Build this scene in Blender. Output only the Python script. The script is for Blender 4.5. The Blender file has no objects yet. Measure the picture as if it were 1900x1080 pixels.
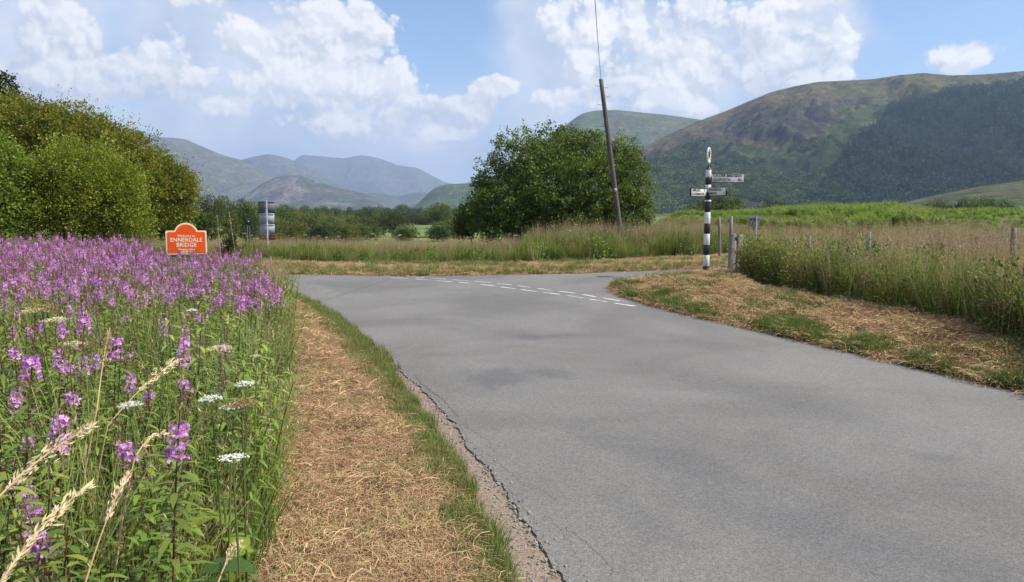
import bpy, bmesh, math, random
import numpy as np
from math import radians, sin, cos, tan, pi
from mathutils import Vector

random.seed(7)
rng = np.random.default_rng(11)
C = bpy.context.scene
COL = C.collection

# ------------------------------------------------------------------ camera
F = 1400.0                                   # focal length in photo pixels (photo is 1900 wide)
PITCH = math.atan(145 / F)
EYE = 1.6
cam_d = bpy.data.cameras.new('camera')
cam_d.sensor_width = 36.0
cam_d.lens = F / 1900 * 36.0
cam_d.clip_start = 0.05
cam_d.clip_end = 40000
cam = bpy.data.objects.new('camera', cam_d)
cam.location = (0, 0, EYE)
cam.rotation_euler = (pi / 2 - PITCH, 0, 0)
COL.objects.link(cam)
C.camera = cam

# ------------------------------------------------------------------ light
SUN_AZ, SUN_EL = 103.0, 50.0                  # azimuth clockwise from +Y, elevation
sd_ = bpy.data.lights.new('sun', 'SUN')
sd_.energy = 5.0
sd_.angle = radians(0.55)
sd_.color = (1.0, 0.955, 0.88)
sun = bpy.data.objects.new('sun', sd_)
sdir = Vector((sin(radians(SUN_AZ)) * cos(radians(SUN_EL)), cos(radians(SUN_AZ)) * cos(radians(SUN_EL)), sin(radians(SUN_EL))))
sun.rotation_euler = (-sdir).to_track_quat('-Z', 'Y').to_euler()
COL.objects.link(sun)

C.view_settings.view_transform = 'Standard'
C.view_settings.look = 'None'
C.view_settings.exposure = 0.42
C.view_settings.gamma = 1.0
C.view_settings.use_curve_mapping = False
C.cycles.max_bounces = 6
C.cycles.diffuse_bounces = 3
C.cycles.glossy_bounces = 2
C.cycles.transmission_bounces = 3
C.cycles.transparent_max_bounces = 6
C.cycles.volume_bounces = 0


def pix_dir(px, py):
    x = (px - 950) / F
    y = (540 - py) / F
    return np.array([x, cos(PITCH) + y * sin(PITCH), -sin(PITCH) + y * cos(PITCH)])


def G(px, py, z=0.0):                        # photo pixel -> point at height z
    d = pix_dir(px, py)
    t = (z - EYE) / d[2]
    return np.array([d[0] * t, d[1] * t, z])


def P(px, py, Y):                            # photo pixel -> point at distance Y ahead
    d = pix_dir(px, py)
    t = Y / d[1]
    return np.array([d[0] * t, Y, EYE + d[2] * t])


# ------------------------------------------------------------------ node helpers
class NT:
    def __init__(s, tree):
        s.t = tree
        s.n = tree.nodes
        s.l = tree.links

    def new(s, kind, **kw):
        n = s.n.new(kind)
        for k, v in kw.items():
            setattr(n, k, v)
        return n

    def put(s, sock, v):
        if isinstance(v, bpy.types.NodeSocket):
            s.l.new(v, sock)
        else:
            sock.default_value = v

    def m(s, op, a, b=0.0, c=None, clamp=False):
        n = s.new('ShaderNodeMath', operation=op, use_clamp=clamp)
        s.put(n.inputs[0], a)
        if len(n.inputs) > 1:
            s.put(n.inputs[1], b)
        if c is not None:
            s.put(n.inputs[2], c)
        return n.outputs[0]

    def vm(s, op, a, b=None):
        n = s.new('ShaderNodeVectorMath', operation=op)
        s.put(n.inputs[0], a)
        if b is not None:
            s.put(n.inputs[3] if op == 'SCALE' else n.inputs[1], b)
        return n.outputs['Value'] if op in ('LENGTH', 'DOT_PRODUCT', 'DISTANCE') else n.outputs[0]

    def noise(s, vec, scale, detail=3.0, rough=0.55, dist=0.0, out='Fac'):
        n = s.new('ShaderNodeTexNoise')
        if vec is not None:
            s.l.new(vec, n.inputs['Vector'])
        n.inputs['Scale'].default_value = scale
        n.inputs['Detail'].default_value = detail
        n.inputs['Roughness'].default_value = rough
        n.inputs['Distortion'].default_value = dist
        return n.outputs[out]

    def rng(s, v, a, b, c=0.0, d=1.0, smooth=True):
        n = s.new('ShaderNodeMapRange')
        if smooth:
            n.interpolation_type = 'SMOOTHSTEP'
        s.put(n.inputs[0], v)
        for i, q in enumerate((a, b, c, d)):
            s.put(n.inputs[1 + i], q)
        return n.outputs[0]

    def mix(s, f, a, b, blend='MIX'):
        n = s.new('ShaderNodeMix', data_type='RGBA', blend_type=blend)
        s.put(n.inputs[0], f)
        for sock, v in ((n.inputs[6], a), (n.inputs[7], b)):
            if isinstance(v, tuple) and len(v) == 3:
                v = (*v, 1)
            s.put(sock, v)
        return n.outputs[2]

    def bump(s, h, strength=0.5, dist=0.01, normal=None):
        n = s.new('ShaderNodeBump')
        n.inputs['Strength'].default_value = strength
        n.inputs['Distance'].default_value = dist
        s.l.new(h, n.inputs['Height'])
        if normal is not None:
            s.l.new(normal, n.inputs['Normal'])
        return n.outputs[0]


# ------------------------------------------------------------------ world: sky with cumulus
W = bpy.data.worlds.new('World')
C.world = W
W.use_nodes = True
SKY_STRENGTH = 0.12


def build_world():
    nt = NT(W.node_tree)
    nt.n.clear()
    out = nt.new('ShaderNodeOutputWorld')
    bg = nt.new('ShaderNodeBackground')
    bg.inputs['Strength'].default_value = SKY_STRENGTH
    nt.l.new(bg.outputs[0], out.inputs[0])
    sky = nt.new('ShaderNodeTexSky', sky_type='NISHITA')
    sky.sun_disc = False
    sky.sun_elevation = radians(SUN_EL)
    sky.sun_rotation = radians(SUN_AZ)
    sky.air_density = 1.0
    sky.dust_density = 0.6
    sky.ozone_density = 1.4
    tc = nt.new('ShaderNodeTexCoord')
    sep = nt.new('ShaderNodeSeparateXYZ')
    nt.l.new(tc.outputs['Generated'], sep.inputs[0])
    az = nt.m('ARCTAN2', sep.outputs[0], sep.outputs[1])
    el = nt.m('ARCSINE', sep.outputs[2])
    comb = nt.new('ShaderNodeCombineXYZ')
    nt.l.new(az, comb.inputs[0])
    nt.l.new(el, comb.inputs[1])
    uv = comb.outputs[0]                      # radians

    def ae(px, py):
        d = pix_dir(px, py)
        d = d / np.linalg.norm(d)
        return math.atan2(d[0], d[1]), math.asin(d[2])

    # edge turbulence
    w1 = nt.noise(uv, 7.0, 2.0, 0.5, 0.0, 'Color')
    w1v = nt.vm('SCALE', nt.vm('SUBTRACT', w1, (0.5, 0.5, 0.5)), 0.045)
    w2 = nt.noise(uv, 26.0, 6.0, 0.62, 0.0, 'Color')
    w2v = nt.vm('SCALE', nt.vm('SUBTRACT', w2, (0.5, 0.5, 0.5)), 0.010)
    uvw = nt.vm('ADD', nt.vm('ADD', uv, w1v), w2v)
    sun_off = (0.010, 0.016, 0.0)

    def blobfield(vec, blobs):
        acc = None
        for (px, py, rx, ry) in blobs:
            a, e = ae(px, py)
            v = nt.vm('SUBTRACT', vec, (a, e, 0))
            v = nt.vm('MULTIPLY', v, (F / rx, F / ry, 0))
            r = nt.vm('LENGTH', v)
            f = nt.m('SUBTRACT', 1.0, r)
            acc = f if acc is None else nt.m('MAXIMUM', acc, f)
        return acc

    bright = [(120, 50, 95, 75), (165, 150, 40, 60), (60, 70, 60, 40), (285, 125, 95, 48), (230, 110, 60, 40), (350, 150, 55, 45),
              (470, 95, 62, 55), (600, 60, 110, 75), (665, 60, 70, 80), (560, 150, 120, 60), (460, 160, 60, 40), (690, 165, 80, 55),
              (780, 205, 90, 48), (620, 225, 120, 30), (820, 250, 70, 28), (905, 170, 55, 26), (370, 0, 60, 22),
              (1095, 40, 55, 60), (1075, 110, 45, 60), (1035, 45, 36, 50), (1165, 55, 30, 60), (865, 205, 70, 30), (1120, 200, 70, 40), (1540, 90, 40, 60), (1160, 150, 95, 55), (1300, 20, 110, 50),
              (1290, 110, 130, 75), (1420, 40, 100, 60), (1440, 120, 100, 55), (1500, 150, 70, 38), (1230, 195, 110, 30), (1480, 10, 70, 36),
              (1788, 108, 50, 28), (1050, 190, 60, 30), (400, 195, 60, 20), (90, 130, 90, 40)]
    grey = [(60, 90, 240, 190), (400, 120, 300, 170), (330, 60, 120, 120), (500, 250, 380, 100), (820, 270, 280, 100), (1050, 120, 170, 170), (1010, 60, 110, 110), (1200, 110, 220, 170),
            (1350, 110, 260, 160), (1480, 80, 130, 130), (300, 210, 200, 90), (990, 260, 160, 110)]
    # all-sky field so that clouds carry on outside the frame
    n_all = nt.noise(nt.vm('MULTIPLY', uv, (1.0, 1.7, 1.0)), 2.1, 7.0, 0.58, 0.2)
    out_gate = nt.m('MAXIMUM', nt.rng(nt.m('ABSOLUTE', az), 0.62, 0.74), nt.rng(el, 0.285, 0.40))
    g_out = nt.m('SUBTRACT', nt.m('MULTIPLY', nt.m('SUBTRACT', n_all, 0.51), 4.0), nt.m('MULTIPLY', nt.m('SUBTRACT', 1.0, out_gate), 2.5))
    def billow(vec):
        acc = None
        for sc, wt in ((15.0, 0.50), (34.0, 0.34), (80.0, 0.20), (170.0, 0.10)):
            vo = nt.new('ShaderNodeTexVoronoi', voronoi_dimensions='2D', feature='SMOOTH_F1')
            vo.inputs['Scale'].default_value = sc
            vo.inputs['Smoothness'].default_value = 0.35
            nt.l.new(vec, vo.inputs['Vector'])
            v = nt.m('MULTIPLY', nt.m('SUBTRACT', 0.42, vo.outputs['Distance']), wt)
            acc = v if acc is None else nt.m('ADD', acc, v)
        return acc
    bil = billow(uvw)
    bil2 = billow(nt.vm('ADD', uvw, (0.0045, 0.0075, 0.0)))
    fb = nt.m('MULTIPLY', nt.m('SUBTRACT', nt.noise(uvw, 10.0, 6.0, 0.58), 0.5), 1.9)
    b = nt.m('ADD', nt.m('MAXIMUM', blobfield(uvw, bright), g_out), nt.m('ADD', nt.m('MULTIPLY', bil, 1.15), fb))
    b_s = blobfield(nt.vm('ADD', uvw, sun_off), bright)
    g = nt.m('MAXIMUM', blobfield(nt.vm('ADD', uv, nt.vm('SCALE', nt.vm('ADD', w1v, w2v), 3.2)), grey), nt.m('ADD', g_out, 0.25))
    mb = nt.rng(b, 0.04, 0.34)
    g = nt.m('ADD', g, nt.m('MULTIPLY', nt.m('SUBTRACT', nt.noise(uvw, 6.0, 7.0, 0.6), 0.5), 1.5))
    mg = nt.m('MULTIPLY', nt.rng(g, -0.15, 0.75), 0.90)
    # billow relief: difference of turbulence towards the sun
    nA = nt.noise(uvw, 20.0, 6.0, 0.60)
    nB = nt.noise(nt.vm('ADD', uvw, (0.006, 0.010, 0.0)), 20.0, 6.0, 0.60)
    rel = nt.rng(nt.m('ADD', nt.m('SUBTRACT', nA, nB), nt.m('MULTIPLY', nt.m('SUBTRACT', bil, bil2), 1.5)), -0.16, 0.18)
    thick = nt.rng(nt.m('SUBTRACT', b, b_s), -0.22, 0.30)
    low = nt.noise(uv, 5.0, 3.0, 0.5)
    lit = nt.m('ADD', nt.m('MULTIPLY', rel, 0.34), nt.m('ADD', nt.m('MULTIPLY', thick, 0.46), nt.m('MULTIPLY', nt.rng(low, 0.35, 0.65), 0.28)), clamp=True)
    K = 1.0 / SKY_STRENGTH
    c_sh = (0.50 * K, 0.535 * K, 0.62 * K, 1)
    c_hi = (0.86 * K, 0.85 * K, 0.85 * K, 1)
    ccol = nt.mix(lit, c_sh, c_hi)
    gn = nt.rng(nt.noise(uvw, 9.0, 5.0, 0.55), 0.32, 0.68)
    gcol = nt.mix(gn, (0.44 * K, 0.51 * K, 0.63 * K, 1), (0.66 * K, 0.69 * K, 0.76 * K, 1))
    hs = nt.new('ShaderNodeMix', data_type='RGBA', blend_type='MULTIPLY')
    hs.inputs[0].default_value = 1.0
    nt.l.new(sky.outputs[0], hs.inputs[6])
    hs.inputs[7].default_value = (0.98, 1.02, 1.12, 1)
    base = nt.mix(nt.rng(el, 0.0, 0.20, 0.42, 0.0), hs.outputs[2], (0.60 * K, 0.69 * K, 0.82 * K, 1))
    c1 = nt.mix(mg, base, gcol)
    mbl = nt.m('MULTIPLY', mb, nt.rng(el, 0.0, 0.12, 0.45, 1.0))
    c2 = nt.mix(mbl, c1, ccol)
    nt.l.new(c2, bg.inputs['Color'])
    W.cycles.sampling_method = 'MANUAL'
    W.cycles.sample_map_resolution = 512


build_world()

# ------------------------------------------------------------------ materials
MATS = {}


def mat(name):
    m = bpy.data.materials.new(name)
    m.use_nodes = True
    nt = NT(m.node_tree)
    pb = nt.n['Principled BSDF']
    MATS[name] = m
    return m, nt, pb


def foliage_mat(name, trans=0.35, rough=0.55, spec=0.25, vary=0.25):
    m, nt, pb = mat(name)
    at = nt.new('ShaderNodeAttribute', attribute_name='col')
    oi = nt.new('ShaderNodeObjectInfo')
    geo = nt.new('ShaderNodeNewGeometry')
    v = nt.m('ADD', nt.m('MULTIPLY', nt.m('SUBTRACT', oi.outputs['Random'], 0.5), vary * 1.6), 1.0)
    n = nt.m('ADD', nt.m('MULTIPLY', nt.m('SUBTRACT', nt.noise(geo.outputs['Position'], 0.7, 4.0), 0.5), vary * 2.2), 1.0)
    c = nt.vm('SCALE', at.outputs['Color'], nt.m('MULTIPLY', v, n))
    hue = nt.new('ShaderNodeHueSaturation')
    nt.l.new(nt.m('ADD', 0.5, nt.m('MULTIPLY', nt.m('SUBTRACT', nt.noise(geo.outputs['Position'], 1.9, 2.0), 0.5), 0.05)), hue.inputs['Hue'])
    nt.l.new(c, hue.inputs['Color'])
    nt.l.new(hue.outputs[0], pb.inputs['Base Color'])
    pb.inputs['Roughness'].default_value = rough
    pb.inputs['Specular IOR Level'].default_value = spec
    tr = nt.new('ShaderNodeBsdfTranslucent')
    nt.l.new(hue.outputs[0], tr.inputs['Color'])
    mx = nt.new('ShaderNodeMixShader')
    mx.inputs[0].default_value = trans
    nt.l.new(pb.outputs[0], mx.inputs[1])
    nt.l.new(tr.outputs[0], mx.inputs[2])
    nt.l.new(mx.outputs[0], nt.n['Material Output'].inputs[0])
    return m


M_LEAF = foliage_mat('leaf', 0.38, 0.5, 0.3, 0.28)
M_GRASS = foliage_mat('grass_blade', 0.32, 0.6, 0.2, 0.24)
M_FOREST = foliage_mat('forest_leaf', 0.15, 0.95, 0.0, 0.28)
M_STRAW = foliage_mat('straw', 0.18, 0.7, 0.15, 0.18)
M_PETAL = foliage_mat('petal', 0.40, 0.6, 0.15, 0.12)


def simple_mat(name, color, rough=0.6, metal=0.0, var=0.15, scale=8.0, spec=0.4, bump=0.0, bscale=60.0):
    m, nt, pb = mat(name)
    tc = nt.new('ShaderNodeTexCoord')
    n = nt.noise(tc.outputs['Object'], scale, 5.0, 0.6)
    dark = tuple(c * (1 - var) for c in color)
    lite = tuple(min(1, c * (1 + var)) for c in color)
    nt.l.new(nt.mix(nt.rng(n, 0.35, 0.65), dark, lite), pb.inputs['Base Color'])
    pb.inputs['Roughness'].default_value = rough
    pb.inputs['Metallic'].default_value = metal
    pb.inputs['Specular IOR Level'].default_value = spec
    if bump:
        nt.l.new(nt.bump(nt.noise(tc.outputs['Object'], bscale, 4.0), bump, 0.004), pb.inputs['Normal'])
    return m


def wood_mat(name, c0, c1, stretch=(18, 18, 1.2)):
    m, nt, pb = mat(name)
    tc = nt.new('ShaderNodeTexCoord')
    v = nt.vm('MULTIPLY', tc.outputs['Object'], stretch)
    n = nt.noise(v, 2.2, 6.0, 0.65, 0.4)
    n2 = nt.noise(tc.outputs['Object'], 3.0, 3.0)
    f = nt.m('ADD', nt.m('MULTIPLY', nt.rng(n, 0.3, 0.7), 0.75), nt.m('MULTIPLY', n2, 0.25))
    nt.l.new(nt.mix(f, c0, c1), pb.inputs['Base Color'])
    pb.inputs['Roughness'].default_value = 0.85
    nt.l.new(nt.bump(n, 0.7, 0.006), pb.inputs['Normal'])
    return m


M_WOOD = wood_mat('weathered_wood', (0.075, 0.07, 0.062), (0.26, 0.245, 0.22))
M_POLE = wood_mat('pole_wood', (0.035, 0.030, 0.026), (0.145, 0.125, 0.105), (14, 14, 0.8))
M_BARK = wood_mat('bark', (0.035, 0.028, 0.022), (0.13, 0.11, 0.085), (6, 6, 1.5))
M_WHITE = simple_mat('white_paint', (0.66, 0.66, 0.63), 0.5, var=0.10, scale=14, bump=0.15)
M_BLACK = simple_mat('black_paint', (0.018, 0.018, 0.02), 0.4, var=0.3, scale=14, bump=0.15)
M_ALU = simple_mat('sign_back_metal', (0.30, 0.34, 0.37), 0.6, 0.0, var=0.12, scale=5)
M_ALUD = simple_mat('dark_sign_back', (0.11, 0.13, 0.145), 0.6, 0.0, var=0.15, scale=5)
M_GALV = simple_mat('galvanised_steel', (0.24, 0.25, 0.26), 0.6, 0.2, var=0.2, scale=10)
M_ORANGE = simple_mat('orange_sign_face', (0.84, 0.10, 0.010), 0.45, var=0.05, scale=3, spec=0.3)
M_CREAM = simple_mat('cream_sign_border', (0.86, 0.74, 0.52), 0.45, var=0.05, scale=6)
M_CREAML = simple_mat('cream_lettering', (0.90, 0.72, 0.50), 0.5, var=0.03, scale=6)
M_RUST = simple_mat('rusty_brown', (0.10, 0.035, 0.03), 0.8, var=0.3)
M_WIRE = simple_mat('dark_wire', (0.03, 0.03, 0.03), 0.6, var=0.1)
M_STONE = simple_mat('loose_stone', (0.26, 0.23, 0.20), 0.9, var=0.4, scale=20, bump=0.4)
M_CRACK = simple_mat('crack_filled_with_dirt', (0.055, 0.05, 0.044), 0.95, var=0.35, scale=40)


def marking_mat():
    m, nt, pb = mat('worn_road_paint')
    geo = nt.new('ShaderNodeNewGeometry')
    n = nt.noise(geo.outputs['Position'], 60.0, 5.0, 0.7)
    n2 = nt.noise(geo.outputs['Position'], 3.0, 3.0, 0.6)
    f = nt.rng(nt.m('ADD', nt.m('MULTIPLY', n, 0.6), nt.m('MULTIPLY', n2, 0.4)), 0.43, 0.54)
    nt.l.new(nt.mix(f, (0.20, 0.20, 0.19), (0.60, 0.59, 0.56)), pb.inputs['Base Color'])
    pb.inputs['Roughness'].default_value = 0.75
    return m


M_MARK = marking_mat()


def asphalt_mat():
    m, nt, pb = mat('old_asphalt')
    geo = nt.new('ShaderNodeNewGeometry')
    pos = geo.outputs['Position']
    vo = nt.new('ShaderNodeTexVoronoi')
    nt.l.new(pos, vo.inputs['Vector'])
    vo.inputs['Scale'].default_value = 140.0
    sepc = nt.new('ShaderNodeSeparateColor')
    nt.l.new(vo.outputs['Color'], sepc.inputs[0])
    chip = sepc.outputs[0]
    big = nt.noise(pos, 0.42, 4.0, 0.6, 0.6)
    mid = nt.noise(nt.vm('MULTIPLY', pos, (1.0, 0.45, 1.0)), 2.6, 5.0, 0.62)
    fine = nt.noise(pos, 38.0, 4.0, 0.75)
    base = nt.mix(nt.rng(big, 0.30, 0.70), (0.127, 0.120, 0.109), (0.180, 0.171, 0.156))
    base = nt.mix(nt.m('MULTIPLY', nt.rng(mid, 0.50, 0.78), 0.35), base, (0.12, 0.12, 0.125))
    # darker seal patches and tyre-polished tracks: soft ellipses at their own places
    stain = None
    for (px, py, rx, ry, rot, k) in ((930, 705, 0.62, 0.55, 0.3, 0.75), (1010, 697, 0.42, 0.35, 0, 0.7), (985, 627, 0.30, 0.35, 0, 0.7), (1025, 626, 0.25, 0.25, 0, 0.6),
                                (1060, 624, 0.2, 0.2, 0, 0.6), (1440, 970, 0.35, 1.0, 0.75, 0.55), (1250, 860, 0.30, 1.1, 0.65, 0.45), (1620, 1030, 0.4, 0.7, 0.8, 0.5), (1500, 760, 0.4, 1.6, 0.6, 0.3), (1180, 960, 0.16, 0.5, 0.35, 0.35), (1745, 855, 0.2, 0.12, 0, 0.5), (1780, 905, 0.2, 0.08, 0, 0.4)):
        g = G(px, py)
        mp = nt.new('ShaderNodeMapping', vector_type='TEXTURE')
        mp.inputs['Location'].default_value = (g[0], g[1], 0)
        mp.inputs['Rotation'].default_value = (0, 0, rot)
        mp.inputs['Scale'].default_value = (rx, ry, 1)
        nt.l.new(pos, mp.inputs['Vector'])
        v = nt.m('MULTIPLY', nt.rng(nt.m('ADD', nt.vm('LENGTH', mp.outputs[0]), nt.m('MULTIPLY', nt.m('SUBTRACT', mid, 0.5), 2.4)), 1.15, 0.1), k)
        stain = v if stain is None else nt.m('MAXIMUM', stain, v)
    base = nt.mix(nt.m('MULTIPLY', stain, 0.8), base, (0.085, 0.085, 0.092))
    base = nt.mix(nt.m('MULTIPLY', nt.rng(nt.noise(pos, 1.1, 5.0, 0.65, 1.0), 0.58, 0.72), 0.25), base, (0.20, 0.185, 0.15))
    sp = nt.rng(chip, 0.0, 1.0, 0.70, 1.30, False)
    sp2 = nt.rng(fine, 0.3, 0.7, 0.90, 1.10, False)
    c = nt.vm('SCALE', base, nt.m('MULTIPLY', sp, sp2))
    nt.l.new(c, pb.inputs['Base Color'])
    pb.inputs['Roughness'].default_value = 0.82
    pb.inputs['Specular IOR Level'].default_value = 0.35
    h = nt.m('ADD', nt.m('MULTIPLY', vo.outputs['Distance'], -1.0), nt.m('MULTIPLY', fine, 0.8))
    b1 = nt.bump(mid, 0.25, 0.02)
    nt.l.new(nt.bump(h, 0.55, 0.004, b1), pb.inputs['Normal'])
    return m


M_ROAD = asphalt_mat()


def ground_mat():
    m, nt, pb = mat('earth_hay_and_turf')
    geo = nt.new('ShaderNodeNewGeometry')
    pos = geo.outputs['Position']
    at = nt.new('ShaderNodeAttribute', attribute_name='zone')
    sp = nt.new('ShaderNodeSeparateColor')
    nt.l.new(at.outputs['Color'], sp.inputs[0])
    n1 = nt.noise(pos, 2.2, 5.0, 0.65)
    n2 = nt.noise(pos, 14.0, 5.0, 0.7)
    n3 = nt.noise(pos, 70.0, 4.0, 0.7)
    v1 = nt.noise(nt.vm('MULTIPLY', pos, (90.0, 14.0, 20.0)), 1.0, 3.0, 0.6, 1.2)
    v2 = nt.noise(nt.vm('MULTIPLY', pos, (14.0, 90.0, 20.0)), 1.0, 3.0, 0.6, 1.2)
    st = nt.m('MAXIMUM', v1, v2)
    hay = nt.mix(nt.rng(st, 0.42, 0.72), (0.17, 0.105, 0.055), (0.47, 0.32, 0.17))
    hay = nt.mix(nt.m('MULTIPLY', nt.rng(n2, 0.45, 0.75), 0.4), hay, (0.30, 0.17, 0.09))
    grn = nt.mix(nt.rng(n2, 0.3, 0.7), (0.055, 0.085, 0.018), (0.15, 0.17, 0.045))
    hay = nt.mix(nt.m('MULTIPLY', nt.rng(n1, 0.56, 0.68), 0.6), hay, grn)
    dirt = nt.mix(nt.rng(n3, 0.3, 0.7), (0.17, 0.125, 0.09), (0.33, 0.26, 0.20))
    far = nt.noise(pos, 0.035, 4.0, 0.55)
    pas = nt.mix(nt.rng(far, 0.35, 0.65), (0.10, 0.14, 0.035), (0.17, 0.18, 0.06))
    c = nt.mix(nt.rng(nt.m('ADD', sp.outputs[0], nt.m('MULTIPLY', nt.m('SUBTRACT', n2, 0.5), 0.6)), 0.35, 0.65), pas, hay)
    c = nt.mix(nt.rng(nt.m('ADD', sp.outputs[1], nt.m('MULTIPLY', nt.m('SUBTRACT', n2, 0.5), 0.7)), 0.40, 0.60), c, dirt)
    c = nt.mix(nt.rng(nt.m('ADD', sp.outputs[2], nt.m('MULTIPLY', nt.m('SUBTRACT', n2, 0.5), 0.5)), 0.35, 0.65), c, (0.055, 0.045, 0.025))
    nt.l.new(c, pb.inputs['Base Color'])
    pb.inputs['Roughness'].default_value = 0.95
    pb.inputs['Specular IOR Level'].default_value = 0.1
    nt.l.new(nt.bump(nt.m('ADD', n2, nt.m('MULTIPLY', st, 0.7)), 0.6, 0.02), pb.inputs['Normal'])
    return m


M_GROUND = ground_mat()


def hill_mat():
    m, nt, pb = mat('fellside')
    geo = nt.new('ShaderNodeNewGeometry')
    pos = geo.outputs['Position']
    at = nt.new('ShaderNodeAttribute', attribute_name='col')
    n1 = nt.noise(pos, 0.012, 7.0, 0.65)
    n2 = nt.noise(nt.vm('MULTIPLY', pos, (1, 1, 0.5)), 0.05, 8.0, 0.75)
    k = nt.m('MULTIPLY', nt.rng(n1, 0.3, 0.7, 0.65, 1.35, False), nt.rng(n2, 0.32, 0.68, 0.35, 1.65, False))
    nt.l.new(nt.vm('SCALE', at.outputs['Color'], nt.m('MULTIPLY', k, 0.76)), pb.inputs['Base Color'])
    pb.inputs['Roughness'].default_value = 1.0
    pb.inputs['Specular IOR Level'].default_value = 0.0
    nt.l.new(nt.bump(n2, 1.0, 14.0), pb.inputs['Normal'])
    return m


M_HILL = hill_mat()


# ------------------------------------------------------------------ mesh helpers
def link(o, parent=None):
    COL.objects.link(o)
    if parent is not None:
        o.parent = parent
    return o


def tag(o, label=None, cat=None, group=None, kind=None):
    if label: o['label'] = label
    if cat: o['category'] = cat
    if group: o['group'] = group
    if kind: o['kind'] = kind
    return o


def empty(name, loc=(0, 0, 0), rz=0.0):
    o = bpy.data.objects.new(name, None)
    o.location = loc
    o.rotation_euler = (0, 0, rz)
    o.empty_display_size = 0.1
    COL.objects.link(o)
    return o


def mesh_np(name, V, quads=None, tris=None, col=None, mats=(), matidx=None, smooth=False, attrs=None):
    V = np.ascontiguousarray(V, dtype=np.float32).reshape(-1, 3)
    me = bpy.data.meshes.new(name)
    nq = 0 if quads is None else len(quads)
    nt_ = 0 if tris is None else len(tris)
    me.vertices.add(len(V))
    me.vertices.foreach_set('co', V.ravel())
    loops = []
    if nq: loops.append(np.asarray(quads, dtype=np.int32).ravel())
    if nt_: loops.append(np.asarray(tris, dtype=np.int32).ravel())
    loops = np.concatenate(loops) if loops else np.zeros(0, np.int32)
    me.loops.add(len(loops))
    me.loops.foreach_set('vertex_index', loops)
    tot = np.concatenate([np.full(nq, 4, np.int32), np.full(nt_, 3, np.int32)])
    st = np.concatenate([[0], np.cumsum(tot)[:-1]]).astype(np.int32) if len(tot) else np.zeros(0, np.int32)
    me.polygons.add(len(tot))
    me.polygons.foreach_set('loop_start', st)
    me.polygons.foreach_set('loop_total', tot)
    for m in mats: me.materials.append(m)
    if matidx is not None:
        me.polygons.foreach_set('material_index', np.asarray(matidx, np.int32))
    if smooth:
        me.polygons.foreach_set('use_smooth', np.ones(len(tot), bool))
    if col is not None:
        a = me.attributes.new('col', 'FLOAT_COLOR', 'POINT')
        c = np.ones((len(V), 4), np.float32)
        c[:, :3] = col
        a.data.foreach_set('color', c.ravel())
    if attrs:
        for k, v in attrs.items():
            a = me.attributes.new(k, 'FLOAT_COLOR', 'POINT')
            c = np.ones((len(V), 4), np.float32)
            c[:, :3] = v
            a.data.foreach_set('color', c.ravel())
    me.update(calc_edges=True)
    return me


class Acc:                                   # collects quads with colour and material index
    def __init__(s):
        s.V, s.Q, s.Cc, s.M, s.n = [], [], [], [], 0

    def add(s, V, Q, col, mi=0):
        V = np.asarray(V, float).reshape(-1, 3)
        Q = np.asarray(Q, int).reshape(-1, 4)
        col = np.broadcast_to(np.asarray(col, float), (len(V), 3))
        s.V.append(V); s.Q.append(Q + s.n); s.Cc.append(col); s.M.append(np.full(len(Q), mi)); s.n += len(V)

    def mesh(s, name, mats):
        return mesh_np(name, np.concatenate(s.V), quads=np.concatenate(s.Q), col=np.concatenate(s.Cc), mats=mats, matidx=np.concatenate(s.M))


def blades(acc, base, h, w, lean, leanamt, segs=3, c0=(0.1, 0.15, 0.04), c1=(0.2, 0.22, 0.08), mi=0, cvar=0.2, face=None, droop=0.0, power=1.6):
    n = len(base)
    h = np.broadcast_to(h, n); w = np.broadcast_to(w, n); leanamt = np.broadcast_to(leanamt, n)
    t = np.linspace(0, 1, segs + 1)
    ld = np.stack([np.cos(lean), np.sin(lean), np.zeros(n)], 1)
    if face is None:
        face = rng.uniform(0, 2 * pi, n)
    wd = np.stack([np.cos(face), np.sin(face), np.zeros(n)], 1)
    z = t[None, :] - droop * t[None, :] ** 3
    cen = base[:, None, :] + ld[:, None, :] * (leanamt[:, None] * t[None, :] ** power)[:, :, None]
    cen = cen + np.array([0, 0, 1.0]) * (h[:, None] * z)[:, :, None]
    ww = w[:, None] * (1 - t[None, :] ** 2.2 * 0.92) * 0.5
    L = cen - wd[:, None, :] * ww[:, :, None]
    R = cen + wd[:, None, :] * ww[:, :, None]
    V = np.stack([L, R], 2).reshape(n, -1, 3)
    k = (segs + 1) * 2
    q = np.array([[2 * i, 2 * i + 1, 2 * i + 3, 2 * i + 2] for i in range(segs)])
    Q = (q[None] + (np.arange(n) * k)[:, None, None]).reshape(-1, 4)
    c0 = np.asarray(c0, float); c1 = np.asarray(c1, float)
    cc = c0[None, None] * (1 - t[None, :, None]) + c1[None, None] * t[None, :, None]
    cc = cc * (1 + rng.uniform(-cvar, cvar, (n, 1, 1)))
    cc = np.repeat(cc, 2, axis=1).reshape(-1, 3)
    acc.add(V.reshape(-1, 3), Q, cc, mi)


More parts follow.
